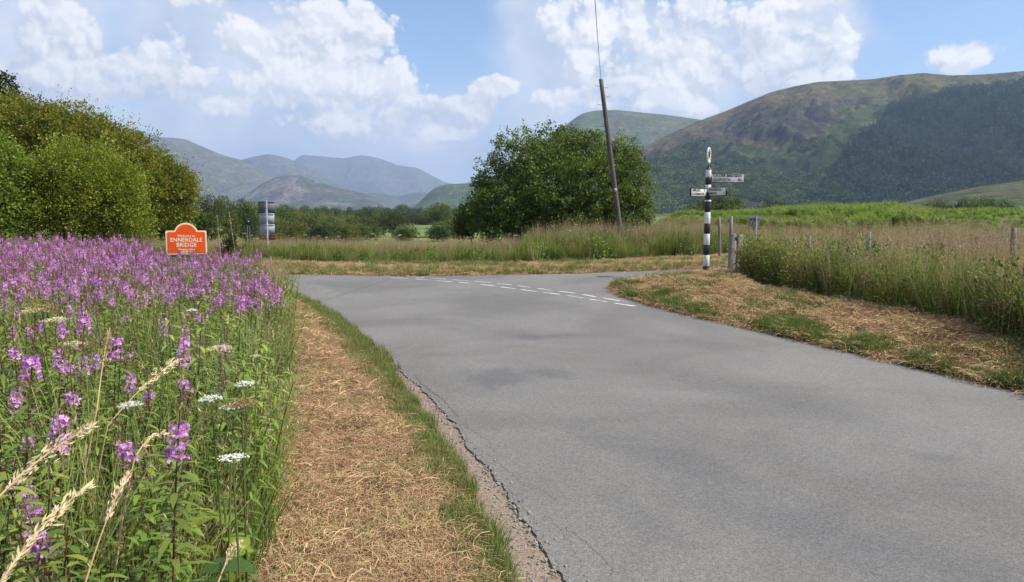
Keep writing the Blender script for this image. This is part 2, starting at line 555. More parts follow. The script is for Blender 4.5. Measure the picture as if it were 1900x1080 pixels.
def leafquads(acc, pos, axis, L, Wd, col, mi=0, cvar=0.25, normal=None):
    n = len(pos)
    axis = axis / (np.linalg.norm(axis, axis=1, keepdims=True) + 1e-9)
    r = rng.normal(size=(n, 3)) if normal is None else normal + rng.normal(size=(n, 3)) * 0.45
    side = np.cross(axis, r)
    side /= (np.linalg.norm(side, axis=1, keepdims=True) + 1e-9)
    L = np.broadcast_to(L, n)[:, None]; Wd = np.broadcast_to(Wd, n)[:, None]
    V = np.stack([pos, pos + axis * L * 0.45 + side * Wd * 0.5, pos + axis * L, pos + axis * L * 0.45 - side * Wd * 0.5], 1)
    Q = (np.arange(4)[None] + (np.arange(n) * 4)[:, None])
    col = np.broadcast_to(np.asarray(col, float), (n, 3)) * (1 + rng.uniform(-cvar, cvar, (n, 1)))
    acc.add(V.reshape(-1, 3), Q, np.repeat(col, 4, axis=0), mi)


def tube(acc, pts, radii, sides=8, col=(0.1, 0.08, 0.06), mi=0, cap=True):
    pts = np.asarray(pts, float)
    n = len(pts)
    radii = np.broadcast_to(radii, n)
    tan_ = np.gradient(pts, axis=0)
    tan_ /= np.linalg.norm(tan_, axis=1, keepdims=True) + 1e-9
    ref = np.array([0.0, 0, 1.0]) if abs(tan_[0][2]) < 0.9 else np.array([1.0, 0, 0])
    V = []
    for i in range(n):
        a = np.cross(tan_[i], ref); a /= np.linalg.norm(a) + 1e-9
        b = np.cross(tan_[i], a)
        ang = np.arange(sides) * 2 * pi / sides
        V.append(pts[i] + radii[i] * (np.cos(ang)[:, None] * a + np.sin(ang)[:, None] * b))
    V = np.concatenate(V)
    Q = []
    for i in range(n - 1):
        for j in range(sides):
            k = (j + 1) % sides
            Q.append((i * sides + j, i * sides + k, (i + 1) * sides + k, (i + 1) * sides + j))
    if cap and sides % 2 == 0:
        for off in (0, (n - 1) * sides):
            for j in range(sides // 2 - 1):
                Q.append((off + j, off + j + 1, off + sides - 2 - j, off + sides - 1 - j))
    acc.add(V, Q, col, mi)


def box(acc, c, s, rz=0.0, col=(0.3, 0.3, 0.3), mi=0, taper=1.0):
    x, y, z = s[0] / 2, s[1] / 2, s[2] / 2
    v = np.array([[-x, -y, -z], [x, -y, -z], [x, y, -z], [-x, y, -z], [-x * taper, -y * taper, z], [x * taper, -y * taper, z], [x * taper, y * taper, z], [-x * taper, y * taper, z]])
    R = np.array([[cos(rz), -sin(rz), 0], [sin(rz), cos(rz), 0], [0, 0, 1]])
    acc.add(v @ R.T + np.asarray(c, float), [(0, 3, 2, 1), (4, 5, 6, 7), (0, 1, 5, 4), (1, 2, 6, 5), (2, 3, 7, 6), (3, 0, 4, 7)], col, mi)


def part(name, acc, mats, parent, bevel=0.0, smooth=False, loc=None):
    me = acc.mesh(name, mats if isinstance(mats, (list, tuple)) else [mats])
    o = bpy.data.objects.new(name, me)
    link(o, parent)
    if loc is not None: o.location = loc
    if smooth:
        me.polygons.foreach_set('use_smooth', np.ones(len(me.polygons), bool))
    if bevel:
        b = o.modifiers.new('bevel', 'BEVEL')
        b.width = bevel; b.segments = 2; b.limit_method = 'ANGLE'
    return o


def text_mesh(name, body, size, parent, material, loc, rot=(pi / 2, 0, 0), extrude=0.0015, sx=1.0, align='CENTER', bold=0.0, spacing=1.0):
    cu = bpy.data.curves.new(name, 'FONT')
    cu.body = body; cu.size = size; cu.align_x = align; cu.align_y = 'CENTER'
    cu.extrude = extrude; cu.offset = bold; cu.resolution_u = 3; cu.space_character = spacing
    tmp = bpy.data.objects.new(name + '_tmp', cu)
    COL.objects.link(tmp)
    dg = bpy.context.evaluated_depsgraph_get()
    me = bpy.data.meshes.new_from_object(tmp.evaluated_get(dg))
    bpy.data.objects.remove(tmp)
    bpy.data.curves.remove(cu)
    me.materials.clear(); me.materials.append(material)
    o = bpy.data.objects.new(name, me)
    link(o, parent)
    o.location = loc; o.rotation_euler = rot; o.scale = (sx, 1, 1)
    return o


# ------------------------------------------------------------------ numpy noise
_perm = rng.random((256, 256))


def vnoise(x, y):
    xi = np.floor(x).astype(int); yi = np.floor(y).astype(int)
    fx = x - xi; fy = y - yi
    fx = fx * fx * fx * (fx * (fx * 6 - 15) + 10); fy = fy * fy * fy * (fy * (fy * 6 - 15) + 10)
    g = lambda a, b: _perm[a & 255, b & 255]
    return (g(xi, yi) * (1 - fx) + g(xi + 1, yi) * fx) * (1 - fy) + (g(xi, yi + 1) * (1 - fx) + g(xi + 1, yi + 1) * fx) * fy


def fbm(x, y, oct=4, gain=0.5):
    s = 0; a = 1; t = 0
    for i in range(oct):
        s = s + a * vnoise(x * 2 ** i + 17.3 * i, y * 2 ** i + 9.1 * i); t += a; a *= gain
    return s / t


def ridged(x, y, oct=4, gain=0.5):
    s = 0; a = 1; t = 0
    for i in range(oct):
        n = 1 - np.abs(2 * vnoise(x * 2 ** i + 31.7 * i, y * 2 ** i + 5.1 * i) - 1)
        s = s + a * n; t += a; a *= gain
    return s / t


def sstep(x, a, b):
    t = np.clip((x - a) / (b - a), 0, 1)
    return t * t * (3 - 2 * t)


# ------------------------------------------------------------------ road outline (ground coordinates)
def g2(px, py, z=0.0):
    p = G(px, py, z)
    return (p[0], p[1])


left_edge = [g2(1045, 1080), g2(1010, 1030), g2(960, 950), g2(905, 875), g2(850, 802), g2(800, 745), g2(745, 690), g2(690, 640), g2(640, 600), g2(600, 572), g2(562, 551), (-4.9, 15.9), (-8, 16.9), (-14, 18.3), (-40, 24.5), (-90, 38)]
d0 = np.array(left_edge[0]) - np.array(left_edge[2])
left_back = [tuple(np.array(left_edge[0]) + d0 / np.linalg.norm(d0) * k + np.array([0.02 * k, 0])) for k in (22, 14, 8, 4, 2)]
far_edge = [(-90, 43.5), (-40, 29.8), (-14, 22.4), g2(480, 507.5), g2(526, 510), g2(658, 512), g2(763, 513.7), g2(868, 512), g2(1000, 510.5), g2(1090, 507.5), g2(1173, 504.6), g2(1256, 502), (8.5, 23.8), (14, 28.2), (40, 44.5), (90, 70)]
right_edge = [(90, 64), (40, 39.5), (14, 24.2), (8.5, 20.4), (5.6, 18.9), (4.1, 18.0), (3.1, 17.3), g2(1150, 527), g2(1133, 535), g2(1140, 544), g2(1160, 554), g2(1210, 568), g2(1300, 592), g2(1400, 615), g2(1500, 638), g2(1600, 661), g2(1700, 686), g2(1800, 709), g2(1900, 733), g2(2050, 770), g2(2250, 822)]
dr = np.array(right_edge[-1]) - np.array(right_edge[-3])
dr /= np.linalg.norm(dr)
right_back = [tuple(np.array(right_edge[-1]) + dr * k + np.array([-0.02 * k, -0.06 * k])) for k in (3, 8, 20)]


def resample(pl, step, jit=0.0, seed=1, closed=False, near=None):
    pl = [np.array(p, float) for p in pl]
    # Catmull-Rom smoothing
    out = []
    n = len(pl)
    for i in range(n - 1):
        p0 = pl[max(i - 1, 0)]; p1 = pl[i]; p2 = pl[i + 1]; p3 = pl[min(i + 2, n - 1)]
        L = np.linalg.norm(p2 - p1)
        mid = (p1 + p2) / 2
        s = step * max(1.0, np.hypot(*mid) / 8.0)
        k = max(1, int(L / s))
        al = 0.5
        t0 = 0; t1 = t0 + max(np.linalg.norm(p1 - p0), 1e-4) ** al; t2 = t1 + L ** al; t3 = t2 + max(np.linalg.norm(p3 - p2), 1e-4) ** al
        for j in range(k):
            t = t1 + (t2 - t1) * j / k
            A1 = (t1 - t) / (t1 - t0) * p0 + (t - t0) / (t1 - t0) * p1
            A2 = (t2 - t) / (t2 - t1) * p1 + (t - t1) / (t2 - t1) * p2
            A3 = (t3 - t) / (t3 - t2) * p2 + (t - t2) / (t3 - t2) * p3
            B1 = (t2 - t) / (t2 - t0) * A1 + (t - t0) / (t2 - t0) * A2
            B2 = (t3 - t) / (t3 - t1) * A2 + (t - t1) / (t3 - t1) * A3
            out.append((t2 - t) / (t2 - t1) * B1 + (t - t1) / (t2 - t1) * B2)
    out.append(pl[-1])
    return np.array(out)


LE = resample(left_back + left_edge, 0.5)
FE = resample(far_edge, 0.8)
RE = resample(right_edge + right_back, 0.5)
ROADC = np.concatenate([LE, FE, RE])          # coarse polygon for distance tests


def inside(poly, x, y):
    r = np.zeros(x.shape, bool)
    n = len(poly)
    for i in range(n):
        x1, y1 = poly[i]; x2, y2 = poly[(i + 1) % n]
        if y1 == y2: continue
        c = ((y1 > y) != (y2 > y)) & (x < (x2 - x1) * (y - y1) / (y2 - y1) + x1)
        r ^= c
    return r


def dist_line(pl, x, y, closed=False):
    best = np.full(x.shape, 1e9)
    n = len(pl)
    for i in range(n if closed else n - 1):
        a = pl[i]; b = pl[(i + 1) % n]
        d = b - a
        L2 = d @ d + 1e-12
        t = np.clip(((x - a[0]) * d[0] + (y - a[1]) * d[1]) / L2, 0, 1)
        best = np.minimum(best, (x - a[0] - t * d[0]) ** 2 + (y - a[1] - t * d[1]) ** 2)
    return np.sqrt(best)


def road_sd(x, y):                            # positive outside the road
    d = dist_line(ROADC, x, y, True)
    return np.where(inside(ROADC, x, y), -d, d)


# edge of the tall growth: left verge and right verge
VL = resample([(-1.0, -6), (-1.02, 0.5), (-1.06, 2.0), g2(470, 1080), g2(484, 960), g2(500, 830), g2(515, 720), g2(525, 640), g2(526, 580), g2(520, 548), (-5.4, 15.2), (-9, 16.1), (-14, 17.4), (-40, 23.5)], 0.6)
VR = resample([(60, 43), (20, 27), (9.0, 19.6), g2(1375, 497, 0.25), g2(1362, 512, 0.25), g2(1400, 540, 0.22), g2(1500, 561, 0.2), g2(1600, 578, 0.2), g2(1700, 594, 0.2), g2(1800, 618, 0.2), g2(1900, 645, 0.2), g2(2100, 700, 0.2), g2(2400, 790, 0.2), (14, -6)], 0.6)
POLY_L = np.concatenate([VL, [(-60, 23.5), (-60, -6)]])
POLY_R = np.concatenate([VR, [(60, -6)]])


def far_side(x, y):                           # beyond the far edge of the road
    fx = FE[:, 0]; fy = FE[:, 1]
    return y > np.interp(x, fx, fy)


def terrain(x, y, sd=None):
    x = np.asarray(x, float); y = np.asarray(y, float)
    if sd is None: sd = road_sd(x, y)
    inL = inside(POLY_L, x, y)
    fs = far_side(x, y)
    z = -0.03 + 0.034 * sstep(sd, -0.30, -0.03) + 0.04 * sstep(sd, 0.15, 0.6)
    bump = (fbm(x * 2.3, y * 2.3, 3) - 0.5) * 0.07 + (fbm(x * 7, y * 7, 2) - 0.5) * 0.055
    z = z + np.where(sd > 0, bump * sstep(sd, 0.1, 0.6), 0)
    right = (~fs) & (x > 0) & (sd > 0)
    z = z + np.where(right, 0.21 * sstep(sd, 0.1, 1.7), 0)
    left = (~fs) & (x < 0) & (sd > 0)
    z = z + np.where(left, 0.04 * sstep(sd, 0.3, 1.5), 0)
    r = x / np.maximum(y, 1)
    # far meadow: bank, rise to the bracken on the right, fall to the valley floor
    z = z + np.where(fs, 0.22 * sstep(sd, 3.0, 6.5) * sstep(r, -0.02, 0.05), 0)
    rs = sstep(r, 0.14, 0.23)
    up = 0.12 * sstep(y, 27, 42) + 1.05 * sstep(y, 42, 62)
    z = z + np.where(fs, rs * up, 0)
    fall = np.interp(y, [0, 26, 34, 50, 80, 120, 250, 400, 20000], [0, 0, -0.32, -1.0, -1.9, -2.4, -3.0, -3.4, -3.4]) * (1 - 0.85 * sstep(r, 0.0, 0.07) * sstep(y, 60, 45))
    fallr = np.interp(y, [0, 70, 100, 200, 400, 20000], [0, 0, -1.5, -4.0, -4.8, -4.8])
    z = z + fall * (1 - rs) + fallr * rs
    z = z + np.where((y > 60) | (np.abs(x) > 60), (fbm(x * 0.02, y * 0.02, 3) - 0.5) * 0.8, 0)
    return z


def build_ground():
    def axis(lo, hi, fa, fb, step, grow):
        a = list(np.arange(fa, fb + 1e-6, step))
        s = step; v = fb
        while v < hi:
            s *= grow; v += s; a.append(min(v, hi))
        s = step; v = fa
        while v > lo:
            s *= grow; v -= s; a.insert(0, max(v, lo))
        return np.array(a)
    X = axis(-11500, 11500, -7, 10, 0.11, 1.075)
    Y = axis(-11500, 11500, 1.5, 22, 0.13, 1.06)
    xx, yy = np.meshgrid(X, Y)
    x = xx.ravel(); y = yy.ravel()
    near = (np.abs(x) < 100) & (np.abs(y) < 90)
    sd = np.full(x.shape, 60.0)
    sd[near] = road_sd(x[near], y[near])
    z = terrain(x, y, sd)
    fs = far_side(x, y)
    inL = inside(POLY_L, x, y); inR = inside(POLY_R, x, y) & (x > 0) & (~fs)
    zone = np.zeros((len(x), 3))
    hay = (~inL) & (~inR) & (sd > 0) & (sd < 8) & (~fs)
    hay |= fs & (sd < 3.6)
    wd = np.interp(y, [3, 7, 11], [0.25, 0.17, 0.04])
    dirt = sstep(sd, wd + 0.05, wd - 0.05)
    zone[:, 0] = hay
    zone[:, 1] = np.where((~fs) & (x < 2), dirt, sstep(sd, 0.14, 0.06)) * (sd > -0.5)
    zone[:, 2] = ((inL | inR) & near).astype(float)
    nx, ny = len(X), len(Y)
    i = np.arange((ny - 1) * (nx - 1)); r = i // (nx - 1); c = i % (nx - 1)
    a = r * nx + c
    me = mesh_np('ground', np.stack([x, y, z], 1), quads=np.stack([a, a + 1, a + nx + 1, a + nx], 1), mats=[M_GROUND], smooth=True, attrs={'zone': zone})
    o = link(bpy.data.objects.new('ground', me))
    tag(o, kind='structure')


build_ground()


def build_road():
    def rag(pl, amp, seed):
        # fine resample with a broken edge
        out = []
        for i in range(len(pl) - 1):
            a, b = pl[i], pl[i + 1]
            L = np.linalg.norm(b - a)
            d = np.hypot(*((a + b) / 2))
            s = 0.03 if d < 6 else 0.06 if d < 12 else 0.2 if d < 25 else 2.0
            k = max(1, int(L / s))
            n = np.array([-(b - a)[1], (b - a)[0]]) / max(L, 1e-6)
            for j in range(k):
                p = a + (b - a) * j / k
                q = (float(fbm(np.array([p[0] * 5 + seed]), np.array([p[1] * 5]), 3)[0]) - 0.5) * amp * 2
                q += (float(fbm(np.array([p[0] * 28 + seed]), np.array([p[1] * 28]), 2)[0]) - 0.5) * amp * 0.8
                out.append(p + n * q)
        return out
    pts = rag(LE, 0.045, 3) + rag(FE, 0.03, 40) + rag(RE, 0.035, 80)
    bm = bmesh.new()
    vs = [bm.verts.new((p[0], p[1], 0.016)) for p in pts]
    f = bm.faces.new(vs)
    if f.normal.z < 0: f.normal_flip()
    bmesh.ops.triangulate(bm, faces=[f], ngon_method='EAR_CLIP')
    bm.normal_update()
    top = list(bm.faces)
    if sum(q.normal.z * q.calc_area() for q in top) < 0:
        for q in top: q.normal_flip()
    low = [bm.verts.new((p[0], p[1], -0.05)) for p in pts]
    n = len(vs)
    for i in range(n):
        bm.faces.new((vs[i], vs[(i + 1) % n], low[(i + 1) % n], low[i]))
    me = bpy.data.meshes.new('road')
    bm.to_mesh(me); bm.free()
    me.materials.append(M_ROAD)
    o = link(bpy.data.objects.new('road', me))
    tag(o, kind='structure')
    return o


road = build_road()

# give-way lines: two rows of worn dashes
upper = [(700, 513.8), (760, 515), (826, 519.3), (864, 522.4), (912, 526.2), (965, 532.4), (1019, 539.8), (1077, 547.5), (1107, 553), (1144, 559), (1177, 567)]
lower = [(700, 516.4), (758, 518.2), (801, 521.6), (851, 525.4), (885, 528.5), (937, 535), (986, 541.6), (1044, 549), (1107, 559.2), (1143, 565), (1224, 577)]


def dashes(pl, mark, gap, width, phase):
    pts = resample([g2(*p) for p in pl], 0.05)
    seg = np.linalg.norm(np.diff(pts, axis=0), axis=1)
    s = np.concatenate([[0], np.cumsum(seg)])
    at = lambda d: np.array([np.interp(d, s, pts[:, 0]), np.interp(d, s, pts[:, 1])])
    d = phase
    k = 0
    while d + mark < s[-1]:
        acc = Acc()
        n = 5
        V = []
        for i in range(n + 1):
            t = d + mark * i / n
            p = at(t); q = at(min(t + 0.02, s[-1])) - at(max(t - 0.02, 0)); q /= np.linalg.norm(q) + 1e-9
            nn = np.array([-q[1], q[0]]) * width / 2
            V += [(*(p - nn), 0.0205), (*(p + nn), 0.0205)]
        acc.add(V, [(2 * i, 2 * i + 2, 2 * i + 3, 2 * i + 1) for i in range(n)], (1, 1, 1))
        part('dash_marking', acc, M_MARK, road)
        d += mark + gap
        k += 1


dashes(upper, 0.50, 0.22, 0.072, 0.1)
dashes(lower, 0.50, 0.22, 0.082, 0.35)


def cracks():
    lines = [([(905, 845), (935, 872), (975, 905), (1012, 917), (1030, 935)], 0.0022),
             ([(1045, 985), (1075, 1005), (1105, 1030), (1125, 1045), (1140, 1075)], 0.003),
             ([(860, 790), (882, 806), (905, 822), (915, 845)], 0.0025), ([(868, 815), (895, 850), (925, 900), (960, 925)], 0.002),
             ([(1010, 960), (1040, 985), (1052, 1010), (1085, 1062)], 0.0022),
             ([(770, 700), (790, 722), (822, 745), (850, 778)], 0.006), ([(940, 915), (985, 968), (1020, 1015)], 0.002)]
    for pl, w in lines:
        pts = resample([g2(*p) for p in pl], 0.012)
        pts = pts + np.stack([(fbm(pts[:, 0] * 30, pts[:, 1] * 30, 3) - 0.5), (fbm(pts[:, 0] * 30 + 50, pts[:, 1] * 30, 3) - 0.5)], 1) * 0.05
        t = np.gradient(pts, axis=0); t /= np.linalg.norm(t, axis=1, keepdims=True) + 1e-9
        nn = np.stack([-t[:, 1], t[:, 0]], 1) * (w * (0.25 + 0.75 * rng.random(len(pts))))[:, None] / 2
        V = np.stack([np.c_[pts - nn, np.full(len(pts), 0.0202)], np.c_[pts + nn, np.full(len(pts), 0.0202)]], 1).reshape(-1, 3)
        acc = Acc()
        acc.add(V, [(2 * i, 2 * i + 2, 2 * i + 3, 2 * i + 1) for i in range(len(pts) - 1)], (1, 1, 1))
        part('crack', acc, M_CRACK, road)


cracks()


# ------------------------------------------------------------------ hills
def hill(name, sky, D, foot, back, cols, amp, nu=320, nv=110, prof=1.25, seed=0.0, ridgek=0.5, z0=-6.0, zones=None, u_ext=None, rough=1.0):
    px = np.array([p[0] for p in sky], float); py = np.array([p[1] for p in sky], float)
    us = (px - 950) / F / cos(PITCH)
    hs = np.array([P(a, b, D)[2] for a, b in sky])
    u0, u1 = us.min(), us.max()
    u = np.linspace(u0, u1, nu)
    # smooth skyline
    H = np.interp(u, us, hs)
    k = np.array([1, 2, 3, 2, 1.0]); k /= k.sum()
    H = np.convolve(np.pad(H, 2, mode='edge'), k, 'valid')
    v = np.concatenate([np.linspace(0, 1, int(nv * 0.78)), np.linspace(1, 2, nv - int(nv * 0.78) + 1)[1:]])
    Y = np.where(v <= 1, foot + (D - foot) * v, D + (back - D) * (v - 1))
    uu, vv = np.meshgrid(u, v); YY = np.broadcast_to(Y[:, None], uu.shape)
    HH = np.broadcast_to(H[None, :], uu.shape)
    x = uu * YY
    pr = np.where(vv <= 1, np.sin(np.clip(vv, 0, 1) * pi / 2) ** prof, np.cos((vv - 1) * pi / 2) ** 0.8)
    z = np.where(vv <= 1, z0 * (1 - pr) + (EYE + (HH - EYE) * YY / D) * pr, z0 + (HH - z0) * pr)
    env = np.clip(vv, 0, 1) * np.clip(1.0 - vv, 0, 1) ** 1.15 * 3.2 * (HH - z0) / max(H.max() - z0, 1)
    sc = 1.0 / (D * 0.10)
    rn = ridged(x * sc + seed, YY * sc * 0.6 + seed, 5, 0.52) - 0.62
    rf = fbm(x * sc * 6 + seed, YY * sc * 6, 4, 0.6) - 0.5
    z = z + env * amp * ((rn - 0.10) * 1.0 + rf * 0.30 * rough) + (rf * amp * 0.012 * rough) * (vv <= 1.0) * np.clip(vv * 3, 0, 1)
    z = np.where(vv <= 1, np.minimum(z, EYE + (HH - EYE) * YY / D), z)
    col = np.zeros((len(u) * len(v), 3))
    hh = ((z - z0) / (HH - z0 + 1)).ravel()
    n = fbm(x * sc * 2.2 + 40 + seed, YY * sc * 1.6, 5, 0.6).ravel()
    n2 = fbm(x * sc * 7 + 80 + seed, YY * sc * 4, 4, 0.6).ravel()
    ca, cb, cr = [np.array(c) for c in cols]
    f = sstep(n + 0.25 * (hh - 0.5), 0.42, 0.60)[:, None]
    col = ca * (1 - f) + cb * f
    rk = sstep(n2 + (rn.ravel() * 0.5), 0.50, 0.72)[:, None] * ridgek
    col = col * (1 - rk) + cr * rk
    if zones is not None:
        col = zones(x.ravel(), YY.ravel(), z.ravel(), col, n, n2)
    nx, ny = len(u), len(v)
    i = np.arange((ny - 1) * (nx - 1)); r = i // (nx - 1); c = i % (nx - 1); a = r * nx + c
    me = mesh_np(name, np.stack([x, YY, z], -1).reshape(-1, 3), quads=np.stack([a, a + 1, a + nx + 1, a + nx], 1), col=col, mats=[M_HILL], smooth=True)
    o = link(bpy.data.objects.new(name, me))
    tag(o, kind='structure')
    return x, YY, z


def topix(x, y, z):
    # photo coordinates of world points, used once to lay out which slopes carry which vegetation
    dy = y * cos(PITCH) - (z - EYE) * sin(PITCH)
    up = y * sin(PITCH) + (z - EYE) * cos(PITCH)
    return 950 + F * x / dy, 540 - F * up / dy


forest_poly = np.array([(1930, 146), (1873, 157), (1824, 161), (1786, 164), (1756, 170), (1729, 178), (1703, 181), (1684, 187), (1661, 191), (1642, 206), (1635, 221), (1597, 251), (1570, 280), (1545, 320), (1510, 360), (1470, 395), (1660, 395), (2100, 395), (2100, 140)], float)
scrub_poly = np.array([(1600, 250), (1540, 262), (1480, 280), (1430, 278), (1380, 268), (1330, 262), (1290, 262), (1230, 288), (1200, 300), (1190, 395), (1600, 395)], float)
crag_poly = np.array([(1300, 262), (1360, 225), (1420, 205), (1470, 190), (1530, 180), (1600, 178), (1640, 178), (1610, 195), (1560, 212), (1530, 240), (1500, 262), (1440, 258), (1380, 262)], float)


def zones_right(x, y, z, col, n, n2):
    px, py = topix(x, y, z)
    q = (n2 - 0.5) * 46
    cr = inside(crag_poly, px + q, py + q * 0.6)
    fo = inside(forest_poly, px, py)
    sc = inside(scrub_poly, px + q, py + q * 0.5)
    col = col.copy()
    green = np.array([0.090, 0.115, 0.042])
    g = inside(np.array([(1510, 262), (1560, 215), (1640, 188), (1690, 178), (1640, 215), (1600, 250), (1540, 285), (1480, 300)], float), px + q * .5, py + q * .3)
    col[g] = green * (0.8 + 0.5 * n2[g])[:, None]
    col[sc] = np.array([0.070, 0.090, 0.040]) * (0.5 + n2[sc])[:, None]
    col[cr] = np.array([0.095, 0.090, 0.065]) * (0.25 + 1.5 * n2[cr])[:, None]
    her = inside(np.array([(1180, 285), (1290, 235), (1400, 190), (1500, 175), (1600, 180), (1500, 200), (1400, 222), (1300, 258), (1230, 285), (1190, 310)], float), px + q * .4, py + q * .3) & (~cr)
    col[her] = np.array([0.150, 0.118, 0.072]) * (0.7 + 0.6 * n[her])[:, None]
    col[fo] = np.array([0.030, 0.050, 0.022])
    return col


sky_right = [(820, 394), (960, 382), (1040, 360), (1100, 330), (1180, 278), (1200, 268), (1245, 244), (1290, 224), (1340, 205), (1380, 187), (1420, 170), (1460, 160), (1500, 152), (1600, 147), (1640, 140), (1690, 135), (1740, 140), (1800, 138), (1860, 133), (1900, 128), (2100, 118), (2500, 150), (3000, 240), (3600, 350)]
HR = hill('hill_right', sky_right, 2000, 950, 3300, ((0.135, 0.150, 0.050), (0.165, 0.150, 0.065), (0.15, 0.11, 0.08)), 135, nu=620, nv=300, prof=0.85, zones=zones_right, ridgek=0.35, rough=1.6)
hill('hill_green_saddle', [(700, 395), (860, 360), (950, 320), (1000, 275), (1040, 238), (1060, 222), (1075, 211), (1100, 205), (1140, 204), (1180, 208), (1230, 213), (1290, 222), (1400, 232), (1600, 260), (2000, 330)], 3500, 2500, 5000, ((0.12, 0.16, 0.05), (0.14, 0.15, 0.06), (0.07, 0.07, 0.06)), 90, nu=260, nv=90, seed=4, ridgek=0.25)
hill('hill_green_crag', [(690, 398), (770, 386), (785, 370), (797, 358), (812, 347), (830, 342), (865, 340), (900, 334), (950, 325), (1050, 330), (1200, 380)], 2700, 2000, 3600, ((0.10, 0.15, 0.045), (0.12, 0.16, 0.05), (0.10, 0.10, 0.09)), 80, nu=240, nv=90, seed=7, ridgek=0.6)
hill('mountain_left', [(-900, 330), (-300, 260), (0, 235), (200, 246), (290, 254), (328, 255), (357, 258), (382, 270), (407, 281), (426, 289), (455, 296), (490, 315), (540, 345), (600, 370), (680, 392)], 5200, 3700, 7000, ((0.13, 0.14, 0.06), (0.15, 0.13, 0.09), (0.20, 0.18, 0.16)), 170, nu=360, nv=120, seed=13, ridgek=0.7)
hill('mountain_second', [(250, 330), (380, 318), (430, 302), (458, 296), (477, 291), (505, 286), (521, 288), (540, 293), (553, 299), (575, 311), (620, 335), (680, 360), (730, 390)], 6400, 5200, 8000, ((0.12, 0.14, 0.07), (0.14, 0.13, 0.09), (0.19, 0.18, 0.16)), 150, nu=240, nv=90, seed=21, ridgek=0.6)
hill('mountain_far', [(380, 340), (480, 320), (540, 302), (553, 298), (560, 292), (568, 287), (603, 290), (644, 294), (660, 290), (676, 288), (698, 291), (720, 298), (742, 307), (777, 311), (799, 323), (827, 338), (856, 343), (950, 360), (1100, 380)], 8800, 7000, 10800, ((0.13, 0.14, 0.08), (0.15, 0.14, 0.10), (0.20, 0.19, 0.17)), 220, nu=280, nv=100, seed=33, ridgek=0.6)
hill('mountain_crag', [(400, 396), (430, 382), (455, 366), (489, 343), (515, 329), (534, 326), (562, 325), (578, 330), (600, 338), (632, 349), (679, 359), (710, 373), (730, 386), (770, 396)], 4000, 3100, 5000, ((0.085, 0.105, 0.05), (0.12, 0.10, 0.075), (0.24, 0.20, 0.17)), 120, nu=280, nv=110, seed=41, ridgek=0.85)
hill('mountain_low', [(560, 396), (640, 372), (679, 360), (695, 357), (739, 364), (783, 356), (810, 362), (900, 375), (1000, 396)], 5700, 4700, 7000, ((0.09, 0.13, 0.06), (0.11, 0.13, 0.06), (0.12, 0.12, 0.10)), 80, nu=200, nv=70, seed=51, ridgek=0.4)
hill('hill_near_spur', [(1380, 398), (1500, 393), (1600, 386), (1660, 378), (1700, 368), (1748, 358), (1800, 347), (1850, 340), (1900, 333), (2000, 322), (2300, 300), (2700, 330), (3000, 380)], 900, 480, 1300, ((0.125, 0.155, 0.05), (0.17, 0.165, 0.085), (0.13, 0.12, 0.07)), 14, nu=260, nv=90, seed=61, z0=-7, ridgek=0.3)


# ------------------------------------------------------------------ scattering with geometry nodes (only for uncountable stuff)
def gn_group(name, coll):
    ng = bpy.data.node_groups.new(name, 'GeometryNodeTree')
    ng.interface.new_socket('Geometry', in_out='INPUT', socket_type='NodeSocketGeometry')
    ng.interface.new_socket('Geometry', in_out='OUTPUT', socket_type='NodeSocketGeometry')
    N = ng.nodes
    gi = N.new('NodeGroupInput'); go = N.new('NodeGroupOutput')
    ip = N.new('GeometryNodeInstanceOnPoints')
    ci = N.new('GeometryNodeCollectionInfo')
    ci.inputs['Collection'].default_value = coll
    ci.inputs['Separate Children'].default_value = True
    ci.inputs['Reset Children'].default_value = True

    def na(nm, ty):
        n = N.new('GeometryNodeInputNamedAttribute')
        n.data_type = ty
        n.inputs['Name'].default_value = nm
        return n.outputs['Attribute']
    L = ng.links
    L.new(gi.outputs[0], ip.inputs['Points'])
    L.new(ci.outputs[0], ip.inputs['Instance'])
    ip.inputs['Pick Instance'].default_value = True
    L.new(na('idx', 'INT'), ip.inputs['Instance Index'])
    L.new(na('rot', 'FLOAT_VECTOR'), ip.inputs['Rotation'])
    L.new(na('scl', 'FLOAT_VECTOR'), ip.inputs['Scale'])
    L.new(ip.outputs[0], go.inputs[0])
    return ng


def scatter(name, pts, meshes, scale=(0.8, 1.2), tilt=0.12, weights=None, zs=(0.85, 1.15), label=None, cat=None, group=None, parent=None, scl_arr=None):
    n = len(pts)
    coll = bpy.data.collections.new(name + '_kinds')
    for i, m in enumerate(meshes):
        coll.objects.link(bpy.data.objects.new('%s_kind_%02d' % (name, i), m))
    me = bpy.data.meshes.new(name)
    me.vertices.add(n)
    me.vertices.foreach_set('co', np.asarray(pts, np.float32).ravel())
    a = me.attributes.new('idx', 'INT', 'POINT')
    p = None if weights is None else np.array(weights) / sum(weights)
    a.data.foreach_set('value', rng.choice(len(meshes), n, p=p).astype(np.int32))
    a = me.attributes.new('rot', 'FLOAT_VECTOR', 'POINT')
    r = np.stack([rng.normal(0, tilt, n), rng.normal(0, tilt, n), rng.uniform(0, 2 * pi, n)], 1).astype(np.float32)
    a.data.foreach_set('vector', r.ravel())
    a = me.attributes.new('scl', 'FLOAT_VECTOR', 'POINT')
    s = rng.uniform(scale[0], scale[1], n) if scl_arr is None else scl_arr
    sc = np.stack([s, s, s * rng.uniform(zs[0], zs[1], n)], 1).astype(np.float32)
    a.data.foreach_set('vector', sc.ravel())
    o = bpy.data.objects.new(name, me)
    link(o, parent)
    md = o.modifiers.new('scatter', 'NODES')
    md.node_group = gn_group(name + '_nodes', coll)
    tag(o, label, cat, group, 'stuff')
    return o


